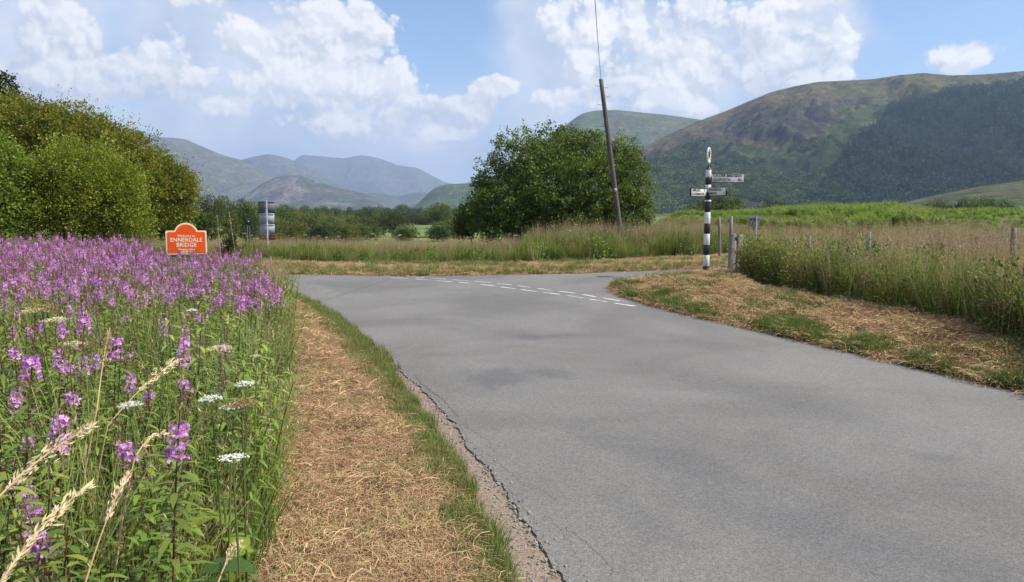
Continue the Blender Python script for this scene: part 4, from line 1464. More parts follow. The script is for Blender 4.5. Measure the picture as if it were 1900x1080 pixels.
bank_g = [grass_clump('bank_grass', 60, 0.72, 0.012, 0.22, (0.085, 0.135, 0.020), (0.22, 0.27, 0.05), lean=0.45, straw=0.10) for i in range(3)]
bank_s = [grass_clump('bank_seed_grass', 34, 0.74, 0.010, 0.24, (0.10, 0.13, 0.03), (0.24, 0.24, 0.075), lean=0.3, seeds=9, seedcol=(0.38, 0.28, 0.17), seedh=1.2, straw=0.15) for i in range(3)]
bank_r = [grass_clump('red_seed_grass', 26, 0.62, 0.010, 0.26, (0.13, 0.13, 0.04), (0.28, 0.23, 0.09), lean=0.3, seeds=14, seedcol=(0.36, 0.22, 0.14), seedh=1.3, straw=0.25) for i in range(3)]
leafb_far = []
for i in range(1):
    acc = Acc(); n = 260
    u = rng.normal(size=(n, 3)); u /= np.linalg.norm(u, axis=1, keepdims=True)
    leafquads(acc, u * rng.uniform(0.5, 1.0, (n, 1)) * np.array([0.26, 0.26, 0.28]) + np.array([0, 0, 0.26]), u + rng.normal(size=(n, 3)) * 0.5, 0.07, 0.045, (0.13, 0.19, 0.035), 0, 0.35, normal=np.tile([0, 0, 1.0], (n, 1)))
    leafb_far.append(acc.mesh('bank_weed', [M_LEAF]))
pa = sample(2300, -17, 8.5, 21, 31, lambda x, y: far_zone(x, y) & (road_sd(x, y) > 3.2 + 0.8 * fbm(x * .4, y * .4, 2)) & (road_sd(x, y) < 8), pw=0.9)
s_ = road_sd(pa[:, 0], pa[:, 1])
m_ = (s_ < 5.4) | ((pa[:, 0] / pa[:, 1] > 0.02) & (rng.random(len(pa)) < 0.6))
rx = pa[:, 0] / pa[:, 1]
scatter('bank_grass', onground(pa[m_]), bank_g + bank_s[:1] + bank_r[:1] + leafb_far, scl_arr=np.where(rx[m_] > 0.02, 1.12, 0.80) * rng.uniform(0.55, 1.1, m_.sum()) * (0.35 + 1.25 * fbm(pa[m_, 0] * 0.7, pa[m_, 1] * 0.7, 3)), label='lush green grass bank facing the junction', cat='grass')
scatter('bank_seed_grass', onground(pa[~m_]), bank_s, scl_arr=np.where(rx[~m_] > 0.02, 1.0, 0.72) * rng.uniform(0.8, 1.15, (~m_).sum()), label='seeding grass with buff tops behind the green bank', cat='grass')
pb_ = sample(2600, -24, 30, 29, 52, lambda x, y: far_zone(x, y) & (x / y > -0.45), pw=0.8)
scatter('meadow_grass', onground(pb_), bank_s[:1] + bank_r, (0.55, 0.85), label='reddish-brown seeding meadow grass beyond the junction', cat='grass')

# corner field on the right, behind the bramble edge
def right_zone(x, y):
    px = 950 + F * x / y
    return (px > 1384) & inside(POLY_R, x, y) & (x > 0) & inframe(x, y, 0.05) & (y > 3)


dR = lambda x, y: dist_line(VR, x, y)
leafb = []
for i in range(4):                            # bramble and nettle clumps
    acc = Acc()
    n = 380
    u = rng.normal(size=(n, 3)); u /= np.linalg.norm(u, axis=1, keepdims=True)
    p = u * rng.uniform(0.55, 1.0, (n, 1)) * np.array([0.30, 0.30, 0.40]) + np.array([0, 0, 0.36])
    ax = u + rng.normal(size=(n, 3)) * 0.5
    leafquads(acc, p, ax, rng.uniform(0.028, 0.055, n), 0.026, [(0.13, 0.185, 0.028), (0.19, 0.215, 0.032), (0.105, 0.16, 0.024), (0.24, 0.20, 0.035)][i], 0, 0.35, normal=np.tile([0, 0, 1.0], (n, 1)))
    for k in range(7):
        a = rng.uniform(0, 2 * pi); t = np.linspace(0, 1, 5)
        tube(acc, np.stack([np.cos(a) * 0.4 * t, np.sin(a) * 0.4 * t, 0.85 * t - 0.35 * t ** 3], 1), 0.004, 4, (0.16, 0.07, 0.045), cap=False)
    leafb.append(acc.mesh('bramble', [M_LEAF]))
q1 = sample(470, 5, 18, 3, 19, lambda x, y: right_zone(x, y) & (dR(x, y) < 2.6) & (fbm(x * .7, y * .7, 2) + 0.35 * rng.random(x.shape) > 0.50 + 0.06 * dR(x, y)))
scatter('bramble_edge', onground(q1, -0.05), leafb, (0.75, 1.22), label='bramble and nettle growth along the edge of the right verge', cat='brambles')
q2 = sample(3000, 5, 20, 3, 21, lambda x, y: right_zone(x, y) & (dR(x, y) > 0.02) & (dR(x, y) < 3.2))
scatter('field_edge_grass', onground(q2), tall_green + tall_thin + bank_s[:1] + bank_r[:1] + fine_green, scl_arr=rng.uniform(0.65, 1.25, 3000), label='tall mixed grass standing behind the brambles on the right', cat='grass')
q3 = sample(3600, 6, 36, 4, 30, lambda x, y: right_zone(x, y) & (dR(x, y) > 2.6) & (y > 9))
scatter('field_grass', onground(q3), bank_r[:2] + bank_s + bank_g * 2, (0.6, 1.02), label='reddish seeding grass filling the corner field on the right', cat='grass')

# bracken ridge
def bracken_mesh(i):
    acc = Acc()
    for k in range(9):
        a = rng.uniform(0, 2 * pi); H = rng.uniform(0.8, 1.25); am = rng.uniform(0.25, 0.6)
        b = disc(1, 0.3)[0]
        t = np.linspace(0.25, 1, 15)
        p = b + np.stack([np.cos(a) * am * t ** 2, np.sin(a) * am * t ** 2, H * (t - 0.22 * t ** 3)], 1)
        for s in (-1, 1):
            ax = np.stack([np.full(15, -np.sin(a) * s), np.full(15, np.cos(a) * s), np.full(15, 0.25)], 1) + rng.normal(size=(15, 3)) * 0.15
            leafquads(acc, p, ax, 0.32 * (1.08 - t), 0.07 * (1.15 - t) + 0.01, [(0.19, 0.26, 0.035), (0.23, 0.30, 0.045), (0.16, 0.23, 0.035)][i % 3], 0, 0.25, normal=np.tile([0, 0, 1.0], (15, 1)))
    return acc.mesh('bracken', [M_LEAF])


br = [bracken_mesh(i) for i in range(4)]
qb = sample(2400, 8, 62, 44, 76, lambda x, y: (x / y > 0.15) & (x / y < 0.78) & (y > 47 - 2 * np.sin(x * .4)), pw=1.0)
bsc = 0.25 + 1.75 * fbm(qb[:, 0] * 0.22, qb[:, 1] * 0.14, 3)
bsc = bsc * np.interp(950 + F * qb[:, 0] / qb[:, 1], [1180, 1300, 1400, 1500, 1650, 1750, 1900], [0.30, 0.38, 0.62, 1.0, 1.0, 0.5, 0.5])
scatter('bracken', onground(qb), br, tilt=0.1, scl_arr=bsc, label='bright green bracken on the low ridge behind the reddish meadow', cat='bracken')
# pale heads of meadowsweet and hogweed on the far bank
um_s, um_h = make_umbel(0.065, 18, (0.62, 0.56, 0.40), 1.0)
um_h2 = make_umbel(0.05, 14, (0.70, 0.66, 0.54), 1.0)[1]
qa = sample(60, -14, 7, 23, 30, lambda x, y: far_zone(x, y) & (road_sd(x, y) > 4.4) & (road_sd(x, y) < 7.5) & ((x / y < -0.10) | (x / y > -0.02)))
scatter('far_umbels', onground(qa, -0.22), [um_h, um_h2], (0.8, 1.12), tilt=0.12, label='small cream flower plates dotted along the top of the far grass bank', cat='wildflowers')


def broadleaf_weed(px, py, zt, n, L, lab, cols, spread=0.05):
    g = G(px, py, zt)
    zb = gz1_(g[0], g[1])
    root = empty('broadleaf_weed', (g[0], g[1], zb))
    st = Acc(); H = zt - zb
    tube(st, [(0, 0, 0), (0.01, 0, H * 0.6), (0, 0, H)], [0.005, 0.004, 0.003], 5, (0.14, 0.18, 0.05), cap=False)
    part('stem', st, M_LEAF, root)
    for k in range(n):
        lf = Acc(); a = k * 2.4 + rng.uniform(-.3, .3); m = 7
        t = np.linspace(0, 1, m)
        wv = L * 0.30 * np.sin(np.clip(t * 0.97 + 0.03, 0, 1) * pi) ** 0.7
        h0 = H * (0.35 + 0.65 * k / n)
        cx = np.stack([cos(a) * L * t, sin(a) * L * t, h0 + L * (0.30 * t - 0.42 * t * t)], 1)
        sd2 = np.array([-sin(a), cos(a), 0.0])
        up = np.array([0, 0, 0.22])
        V = np.concatenate([cx - (sd2 - up) * wv[:, None], cx, cx + (sd2 + up) * wv[:, None]])
        Q = [(i, i + 1, m + i + 1, m + i) for i in range(m - 1)] + [(m + i, m + i + 1, 2 * m + i + 1, 2 * m + i) for i in range(m - 1)]
        lf.add(V, Q, np.array(cols) * rng.uniform(0.8, 1.2))
        part('leaf', lf, M_LEAF, root, smooth=True)
    tag(root, lab, 'plant')


def gz1_(x, y):
    return float(terrain(np.array([x]), np.array([y]))[0])


broadleaf_weed(365, 1040, 0.62, 9, 0.17, 'broad dark green leaves low at the bottom edge among the fireweed', (0.08, 0.15, 0.03))
broadleaf_weed(300, 1075, 0.60, 8, 0.15, 'broad green leaves at the very bottom edge left of the darker ones', (0.13, 0.20, 0.04))
broadleaf_weed(415, 930, 0.60, 8, 0.13, 'bright yellow-green leafy weed beside the mown strip below the lowest white flower', (0.24, 0.31, 0.05))
broadleaf_weed(470, 640, 0.70, 9, 0.13, 'bright yellow-green leafy weed at the edge of the strip, further back', (0.26, 0.34, 0.05))
broadleaf_weed(535, 1040, 0.10, 6, 0.075, 'small green seedling with a few rounded leaves alone on the mown strip', (0.17, 0.28, 0.05))


# dock plants, rusty
def make_dock(loc, H, lab):
    root = empty('dock_plant', loc)
    st = Acc()
    for k in range(3):
        a = rng.uniform(0, 6.28); t = np.linspace(0, 1, 5)
        am = 0.12 * rng.random()
        pts = np.stack([np.cos(a) * am * t, np.sin(a) * am * t, H * t * (1 - .12 * k)], 1)
        tube(st, pts, np.linspace(0.006, 0.002, 5), 5, (0.24, 0.09, 0.03), cap=False)
    part('stem', st, M_LEAF, root)
    hd = Acc()
    n = 300
    t = rng.uniform(0.42, 1.0, n)
    p = np.stack([rng.normal(0, 0.05, n) * (1.25 - t), rng.normal(0, 0.05, n) * (1.25 - t), H * t], 1)
    leafquads(hd, p, rng.normal(size=(n, 3)) + np.array([0, 0, 0.8]), 0.018, 0.012, (0.22, 0.10, 0.04), 0, 0.35)
    part('seed_cluster', hd, M_LEAF, root)
    lf = Acc()
    blades(lf, disc(9, 0.04), 0.35, 0.07, rng.uniform(0, 6.28, 9), 0.25, 4, (0.14, 0.16, 0.03), (0.28, 0.17, 0.04), droop=0.35)
    part('leaf_rosette', lf, M_LEAF, root)
    tag(root, lab, 'plant')


for (px, py, Y, H, lab) in [(1803, 570, 10.8, 1.0, 'rust-red seeding dock in the right brambles, left one of the two large'),
                            (1872, 560, 10.0, 1.2, 'rust-red dock at the right picture edge in front of the fence post'),
                            (1735, 560, 12.6, 1.0, 'smaller reddish dock standing in the grass left of the two large docks'),
                            (1576, 540, 15.0, 0.95, 'brownish dock among the brambles, nearest of the docks to the signpost')]:
    p = P(px, py, Y)
    z = terrain(np.array([p[0]]), np.array([Y]))[0]
    make_dock((p[0], Y, z), H, lab)


# ------------------------------------------------------------------ trees
def make_crown_mesh(lobes, leaf, n_clump, per, cols, rc=0.28, ragged=0.15, seed=0, flat=0.8, up_bias=0.2):
    """lobes: (x, y, z, rx, ry, rz) in tree space"""
    acc = Acc()
    lobes = np.array(lobes, float)
    area = (lobes[:, 3] * lobes[:, 5]) ** 1.0
    pr = area / area.sum()
    li = rng.choice(len(lobes), n_clump, p=pr)
    u = rng.normal(size=(n_clump, 3)); u[:, 2] += up_bias; u /= np.linalg.norm(u, axis=1, keepdims=True)
    L = lobes[li]
    rad = 1.0 - 0.42 * rng.random(n_clump) ** 1.6
    nz = fbm(u[:, 0] * 2.4 + li * 7.7 + seed, u[:, 2] * 2.4 + u[:, 1] * 2.4, 3)
    rad = rad * (0.53 + 0.90 * nz) + (rng.random(n_clump) < 0.12) * rng.random(n_clump) * ragged
    c = L[:, :3] + u * rad[:, None] * L[:, 3:6]
    c = c[c[:, 2] > 0.05]
    n_clump = len(c)
    u = u[:n_clump]
    cc = np.array(cols)[rng.choice(len(cols), n_clump)] * (1 + rng.uniform(-0.22, 0.22, (n_clump, 1)))
    n = n_clump * per
    cen = np.repeat(c, per, axis=0)
    v = rng.normal(size=(n, 3)); v /= np.linalg.norm(v, axis=1, keepdims=True)
    rr = rc * np.repeat(rng.uniform(0.6, 1.25, n_clump), per) * rng.random(n) ** 0.45
    pos = cen + v * rr[:, None] * np.array([1, 1, flat])
    ax = v * 0.9 + np.repeat(u, per, axis=0) * 0.7 + rng.normal(size=(n, 3)) * 0.35
    lf = leaf * rng.uniform(0.55, 1.3, n)
    leafquads(acc, pos, ax, lf, lf * 0.72, np.repeat(cc, per, axis=0), 0, 0.22, normal=v * 0.8 + np.array([0, 0, 0.7]))
    # loose sprays of twigs standing out of the outline
    ns = int(n_clump * 0.30)
    k = rng.integers(0, n_clump, ns)
    m = 9
    d = u[k] + rng.normal(size=(ns, 3)) * 0.35 + np.array([0, 0, 0.35])
    d /= np.linalg.norm(d, axis=1, keepdims=True)
    Ls = rc * rng.uniform(1.2, 2.6, ns) * (0.5 + ragged * 2)
    t = np.linspace(0.15, 1, m)
    P_ = c[k][:, None, :] + d[:, None, :] * (Ls[:, None] * t[None])[:, :, None]
    P_ = P_.reshape(-1, 3) + rng.normal(size=(ns * m, 3)) * leaf * 0.35
    leafquads(acc, P_, np.repeat(d, m, axis=0) + rng.normal(size=(ns * m, 3)) * 0.8, leaf * 0.8, leaf * 0.5, np.repeat(cc[k] * 1.1, m, axis=0), 0, 0.25, normal=np.tile([0, 0, 1.0], (ns * m, 1)))
    return acc


def make_trunk(lobes, r0, base=(0, 0, -0.2), stems=1, limbs=None):
    acc = Acc()
    lobes = np.array(lobes, float)
    cen = lobes[:, :3].mean(0)
    fork = np.array([cen[0] * 0.5, cen[1] * 0.5, max(0.25, cen[2] * 0.45)])
    t = np.linspace(0, 1, 5)[:, None]
    b = np.array(base, float)
    tube(acc, b * (1 - t) + fork * t + np.sin(t * 3) * 0.06, np.linspace(r0, r0 * 0.7, 5), 8, (0.1, 0.08, 0.06))
    for L in lobes[:(limbs or len(lobes))]:
        e = L[:3] + np.array([0, 0, L[5] * 0.35])
        m = (fork + e) / 2 + rng.normal(size=3) * 0.2
        pts = np.array([fork * (1 - q) ** 2 + 2 * q * (1 - q) * m + e * q * q for q in np.linspace(0, 1, 7)])
        tube(acc, pts, np.linspace(r0 * 0.55, r0 * 0.08, 7), 6, (0.1, 0.08, 0.06))
        for k in range(5):
            q = rng.uniform(0.4, 0.9); s = pts[int(q * 6)]
            uu = rng.normal(size=3); uu /= np.linalg.norm(uu); uu[2] = abs(uu[2]) * 0.6
            e2 = L[:3] + uu * L[3:6] * 0.9
            tube(acc, np.array([s * (1 - w) + e2 * w + np.array([0, 0, 0.1]) * math.sin(w * 3) for w in np.linspace(0, 1, 5)]), np.linspace(r0 * 0.16, r0 * 0.03, 5), 5, (0.1, 0.08, 0.06), cap=False)
    return acc


def tree(name, loc, lobes, label, leaf, n_clump, per, cols, r0=0.12, rc=0.28, group=None, cat='tree', **kw):
    root = empty(name, loc)
    cr = part('crown', make_crown_mesh(lobes, leaf, n_clump, per, cols, rc, **kw), M_LEAF, root)
    part('trunk', make_trunk(lobes, r0), M_BARK, root, smooth=True)
    tag(root, label, cat, group)
    return root


def lobes_px(lst, Y, base):
    out = []
    for (px, py, rx, ry, dy, *rest) in lst:
        p = P(px, py, Y + dy)
        k = (Y + dy) / F
        out.append((p[0] - base[0], p[1] - base[1], p[2] - base[2], rx * k, (rest[0] if rest else (rx + ry) / 2) * k, ry * k))
    return out


def gz1(x, y):
    return float(terrain(np.array([x]), np.array([y]))[0])


# central bush
Yb = 33.0
bx = (1040 - 950) / F * Yb
bb = (bx, Yb, gz1(bx, Yb))
bl = lobes_px([(925, 345, 50, 50, 0.5), (905, 388, 42, 50, 0), (965, 295, 50, 48, 0), (1030, 282, 52, 46, 0.3), (1090, 290, 55, 52, 0.5), (1145, 305, 46, 48, 0.3), (1175, 345, 36, 52, 0), (1010, 350, 78, 80, -0.6), (1100, 355, 70, 80, -0.5), (960, 385, 60, 55, -0.6), (1050, 400, 80, 45, -0.8), (1150, 385, 55, 50, -0.4), (1182, 395, 28, 40, 0), (920, 420, 45, 32, -0.3), (985, 428, 55, 30, -0.6), (1060, 428, 60, 28, -0.6), (1130, 425, 55, 28, -0.4), (1185, 420, 26, 26, 0)], Yb, bb)
tree('broadleaf_bush', bb, bl, 'large rounded dark green bush in the middle behind the leaning telegraph pole', 0.095, 3500, 32, [(0.078, 0.118, 0.02), (0.10, 0.145, 0.024), (0.125, 0.17, 0.028)], 0.22, 0.24, cat='bush', ragged=0.18)
# small shrub at its left foot
Ys = 34.0
sx_ = (875 - 950) / F * Ys
sb = (sx_, Ys, gz1(sx_, Ys))
tree('green_shrub', sb, lobes_px([(872, 412, 26, 28, 0), (888, 395, 20, 22, 0.3), (856, 425, 18, 16, 0)], Ys, sb), 'small yellowish-green shrub at the left foot of the large central bush', 0.11, 260, 18, [(0.13, 0.17, 0.03), (0.16, 0.19, 0.035)], 0.06, 0.2, cat='shrub')

# left trees
Yt = 32.0
b1 = ((190 - 950) / F * Yt, Yt, 0.0)
tree('oak_tree', b1, lobes_px([(55, 238, 70, 52, 0), (120, 245, 62, 48, 0), (180, 268, 58, 48, 0), (238, 296, 52, 44, 0), (288, 322, 44, 38, 0), (328, 335, 32, 26, 0), (340, 352, 22, 20, 0), (300, 360, 60, 50, -0.3), (200, 330, 100, 80, 0.5), (90, 300, 110, 80, 0.5), (15, 215, 42, 34, 0.4), (305, 400, 40, 40, 0)], Yt, b1),
     'broad olive and brownish-green tree sloping down to the right on the left side', 0.10, 4000, 26, [(0.21, 0.225, 0.024), (0.24, 0.24, 0.028), (0.16, 0.20, 0.025), (0.25, 0.19, 0.032), (0.19, 0.22, 0.026)], 0.28, 0.30, ragged=0.32)
Yt = 28.0
b2 = ((150 - 950) / F * Yt, Yt, 0.0)
tree('willow_tree', b2, lobes_px([(150, 325, 75, 55, 0), (100, 350, 60, 60, 0), (205, 350, 58, 60, 0), (150, 390, 90, 55, -0.3), (235, 385, 34, 45, 0), (75, 400, 50, 40, 0), (225, 425, 60, 30, 0)], Yt, b2),
     'round bright yellow-green willow in front of the olive tree', 0.085, 2900, 27, [(0.26, 0.31, 0.032), (0.29, 0.33, 0.036), (0.22, 0.28, 0.03)], 0.16, 0.24, ragged=0.45, flat=1.3)
Yt = 26.5
b3 = ((-20 - 950) / F * Yt, Yt, 0.0)
tree('birch_tree', b3, lobes_px([(-40, 300, 60, 65, 0), (-5, 330, 45, 60, 0), (0, 390, 45, 50, 0), (-60, 390, 60, 60, 0), (20, 430, 40, 30, 0)], Yt, b3),
     'pale green small-leaved tree cut by the left edge of the picture', 0.11, 1500, 20, [(0.18, 0.25, 0.036), (0.21, 0.28, 0.04)], 0.14, 0.24)
Yt = 40.0
b4 = ((0 - 950) / F * Yt, Yt, -0.1)
tree('pine_tree', b4, lobes_px([(5, 165, 24, 22, 0), (-30, 185, 40, 30, 0), (20, 195, 24, 22, 0), (-20, 240, 60, 50, 0)], Yt, b4),
     'dark pine top showing above the olive tree in the upper left corner', 0.16, 520, 16, [(0.055, 0.075, 0.025), (0.07, 0.09, 0.03)], 0.2, 0.30, ragged=0.4)
Yt = 36.0
b5 = ((315 - 950) / F * Yt, Yt, 0.0)
tree('dark_shrub', b5, lobes_px([(300, 410, 50, 34, 0), (345, 415, 36, 28, 0), (270, 425, 40, 26, 0), (380, 425, 26, 18, 0)], Yt, b5),
     'dark green shrub under the right end of the olive tree behind the orange sign', 0.12, 800, 18, [(0.075, 0.105, 0.024), (0.095, 0.13, 0.026)], 0.1, 0.24, cat='shrub')

# valley trees: a few kinds, copied
KIN = []


def kind(lobes, leaf, n, per, cols, r0, rc, **kw):
    cm = make_crown_mesh(lobes, leaf, n, per, cols, rc, **kw)
    V = np.concatenate(cm.V)
    KIN.append((cm.mesh('crown', [M_LEAF]), make_trunk(lobes, r0).mesh('trunk', [M_BARK]), float(np.percentile(V[:, 2], 99.3)), float(np.percentile(V[:, 0], 99) - np.percentile(V[:, 0], 1))))


def unit_lobes(n, w, h, z0=0.35):
    o = []
    for i in range(n):
        a = i * 2.4; q = w * 0.33 * math.sqrt(i / max(n - 1, 1))
        o.append((q * cos(a), q * sin(a), z0 * h + (h - z0 * h) * random.uniform(0.12, 0.62), w * random.uniform(0.26, 0.36), w * random.uniform(0.26, 0.36), h * random.uniform(0.24, 0.34)))
    return o


kind(unit_lobes(9, 7, 6, 0.12), 0.26, 620, 12, [(0.075, 0.11, 0.025), (0.09, 0.125, 0.03)], 0.16, 0.5, ragged=0.15)
kind(unit_lobes(8, 6, 6.5, 0.12), 0.26, 560, 12, [(0.12, 0.155, 0.03), (0.14, 0.17, 0.035)], 0.15, 0.5, ragged=0.2)
kind(unit_lobes(10, 8.5, 5.0, 0.08), 0.26, 680, 12, [(0.15, 0.165, 0.03), (0.115, 0.15, 0.03), (0.15, 0.14, 0.04)], 0.12, 0.5, ragged=0.15)
kind(unit_lobes(8, 7.5, 7.5, 0.25), 0.28, 480, 12, [(0.07, 0.085, 0.032), (0.085, 0.10, 0.035)], 0.2, 0.55, ragged=0.3)


def put_tree(px, ytop, ybase, Y, k, wpx, name, label, group, cat='tree'):
    p = P(px, ybase, Y)
    z = gz1(p[0], Y)
    top = P(px, ytop, Y)[2]
    root = empty(name, (p[0], Y, z), random.uniform(0, 6.28))
    zz = max(0.2, (top - z) / KIN[k][2])
    w = wpx / F * Y / KIN[k][3]
    root.scale = (w, w, zz)
    c = link(bpy.data.objects.new('crown', KIN[k][0]), root)
    t = link(bpy.data.objects.new('trunk', KIN[k][1]), root)
    tag(root, label, cat, group)


gA = 'trees and bushes of the belt behind the far grass bank'
lA = 'green tree or bush of the belt right behind the far grass bank, left of the central bush'
row = [(352, 372, 55, 48), (385, 362, 50, 50), (420, 366, 48, 55), (455, 372, 50, 60), (475, 376, 46, 62)]
for i, (px, yt, w, Y) in enumerate(row):
    put_tree(px, yt, 440, Y + 14, [0, 3, 1, 0, 1][i], w, 'broadleaf_tree', ['dark green tree directly above the orange sign', 'grey-green tree with ragged top just right of the orange sign', 'bright green tree behind the tall pale grass stalks', 'dark tree above the thin dark post', 'bright green tree immediately left of the grey sign back'][i], 'trees between the orange sign and the grey sign back')
row = [(525, 383, 60, 90, 0), (560, 390, 60, 95, 2), (590, 393, 55, 100, 1), (620, 397, 60, 92, 2), (650, 398, 56, 105, 1), (545, 408, 60, 80, 2), (600, 410, 60, 82, 0), (640, 412, 50, 84, 2), (680, 403, 46, 100, 0), (505, 395, 50, 78, 2), (665, 415, 46, 88, 1), (575, 400, 60, 86, 0), (700, 398, 44, 120, 1)]
belt = ['dense dark green bush next right of the grey sign back', 'olive bush second along from the grey sign back', 'yellow-green pointed tree a third along the belt from the grey sign', 'broad olive bush in the middle of the belt, left of centre bush',
        'yellow-green tree in the right half of the belt behind the far bank', 'low front bush of the belt, nearest the grey sign', 'dark low front bush in the middle of the belt', 'pale low front bush in the right half of the belt',
        'dark green tree at the right end of the belt', 'low bright bush partly behind the grey sign back', 'small olive bush at the right end of the belt, low in front', 'dark bush between two olive bushes in the belt', 'yellowish tree just left of the tall dark round-headed tree']
for (px, yt, w, Y, k), lb in zip(row, belt):
    put_tree(px, yt, 438, Y, k, w, 'broadleaf_tree', lb, gA)
put_tree(730, 390, 438, 112, 3, 56, 'broadleaf_tree', 'tall dark round-headed tree with a visible trunk left of the small bright field', None)
put_tree(752, 418, 438, 95, 0, 50, 'round_bush', 'low dark bush at the left corner of the small bright field', None, 'bush')
put_tree(818, 412, 440, 95, 0, 58, 'broadleaf_tree', 'grey-green spreading tree at the right side of the small bright field', None)
put_tree(845, 405, 440, 110, 2, 50, 'broadleaf_tree', 'yellow-green tree between the bright field and the central bush', None)
put_tree(815, 378, 415, 210, 1, 50, 'broadleaf_tree', 'pale green tall tree rising behind the far hedge of the bright field', None)
put_tree(845, 386, 415, 220, 0, 60, 'broadleaf_tree', 'dark tree touching the foot of the green crag left of the central bush', None)
for i in range(16):
    px = 740 + i * 8.5
    put_tree(px, 398 + random.uniform(-3, 2), 413, 260 + random.uniform(-6, 6), random.choice([0, 3]), 24, 'hedge_tree', 'dark hedge tree along the top side of the small bright field', 'hedge trees above the bright field', 'tree')
for i in range(64):
    px = 300 + i * 9.4 + random.uniform(-4, 4)
    Y = random.uniform(330, 520)
    put_tree(px, 385 + random.uniform(-5, 7), 402, Y, random.choice([0, 0, 3, 1]), random.uniform(16, 34), 'valley_tree', 'distant dark tree in the line along the valley under the mountains', 'distant trees along the valley floor')
# dark bushes on the right ridge
put_tree(1328, 358, 392, 92, 0, 100, 'round_bush', 'dark rounded bush on the ridge right behind the signpost', None, 'bush')
put_tree(1435, 371, 392, 98, 3, 60, 'round_bush', 'low dark bush on the ridge right of the upper signpost arm', None, 'bush')
for i, px in enumerate((1745, 1785, 1825, 1865)):
    put_tree(px, [371, 369, 368, 372][i], 396, 120, 0, 62, 'ridge_bush', ['leftmost', 'second from left', 'third from left', 'rightmost'][i] + ' dark bush of the row behind the bracken near the right edge', 'row of dark bushes near the right edge', 'bush')


# bright field plane is part of the ground; mark it as its own sheet
def field():
    q = [G(735, 441, -2.2), G(850, 441, -2.2), G(835, 414.5, -2.2), G(772, 414.5, -2.2)]
    nx = ny = 14
    acc = Acc(); V = []
    for j in range(ny + 1):
        for i in range(nx + 1):
            u, v = i / nx, j / ny
            p = (q[0] * (1 - u) + q[1] * u) * (1 - v) + (q[3] * (1 - u) + q[2] * u) * v
            V.append((p[0], p[1], gz1(p[0], p[1]) + 0.18))
    acc.add(V, [(j * (nx + 1) + i, j * (nx + 1) + i + 1, (j + 1) * (nx + 1) + i + 1, (j + 1) * (nx + 1) + i) for j in range(ny) for i in range(nx)], (0.17, 0.22, 0.05))
    o = part('field', acc, M_GRASS, None, smooth=True)
    tag(o, kind='structure')


field()

# ------------------------------------------------------------------ forest on the right hill
def forest():
    xg, yg, zg = HR
    # sampling on the hill grid
    nv, nu = xg.shape
    n = 26000
    def pts_in(poly, n, lo=0.0, hi=0.99):
        out = []
        for _ in range(14):
            j = rng.uniform(lo, 0.76 * hi, n * 2) * (nv - 1); i = rng.uniform(0.11, 0.48, n * 2) * (nu - 1)
            a = j.astype(int); b = i.astype(int); fj = j - a; fi = i - b
            def bil(g):
                return (g[a, b] * (1 - fi) + g[a, b + 1] * fi) * (1 - fj) + (g[a + 1, b] * (1 - fi) + g[a + 1, b + 1] * fi) * fj
            x, y, z = bil(xg), bil(yg), bil(zg)
            px, py = topix(x, y, z)
            k = inside(poly, px, py)
            out.append(np.stack([x[k], y[k], z[k]], 1))
            if sum(map(len, out)) > n: break
        return np.concatenate(out)[:n]
    con = []
    for s in range(3):
        acc = Acc()
        for lv in range(5):
            t = lv / 5
            m = 7
            a = rng.uniform(0, 2 * pi, m)
            p = np.tile([0, 0, 0.22 + 0.72 * t], (m, 1))
            leafquads(acc, p, np.stack([np.cos(a), np.sin(a), np.full(m, -0.35)], 1), 0.27 * (1.1 - t), 0.22 * (1.1 - t), [(0.030, 0.050, 0.022), (0.050, 0.078, 0.028), (0.020, 0.036, 0.018)][s], 0, 0.3, normal=np.tile([0, 0, 1.0], (m, 1)))
        con.append(acc.mesh('conifer', [M_FOREST]))
    dec = []
    for s in range(3):
        acc = Acc()
        u = rng.normal(size=(46, 3)); u /= np.linalg.norm(u, axis=1, keepdims=True)
        leafquads(acc, u * np.array([0.42, 0.42, 0.36]) * 0.8 + np.array([0, 0, 0.42]), u + rng.normal(size=(46, 3)) * .5, 0.24, 0.2, [(0.095, 0.13, 0.035), (0.15, 0.18, 0.05), (0.06, 0.09, 0.03)][s], 0, 0.3, normal=u)
        dec.append(acc.mesh('hill_broadleaf', [M_FOREST]))
    a = pts_in(forest_poly, 17000)
    scatter('forest', a - np.array([0, 0, 1.0]), con + dec[2:], scl_arr=rng.uniform(7, 17, len(a)) * (0.7 + 0.6 * fbm(a[:, 0] * 0.02, a[:, 1] * 0.02, 3)), tilt=0.03, zs=(1.0, 1.35), weights=[3, 3, 3, 1.5], label='dark conifer plantation covering the right half of the big hill', cat='forest')
    b = pts_in(scrub_poly, 15000)
    k = fbm(b[:, 0] * 0.010, b[:, 1] * 0.010, 3) > 0.45
    b = b[k]
    scatter('hill_woodland', b - np.array([0, 0, 1.0]), dec, scl_arr=rng.uniform(5, 11, len(b)), tilt=0.03, label='mixed scrubby woodland on the lower slopes of the big hill', cat='woodland')


forest()


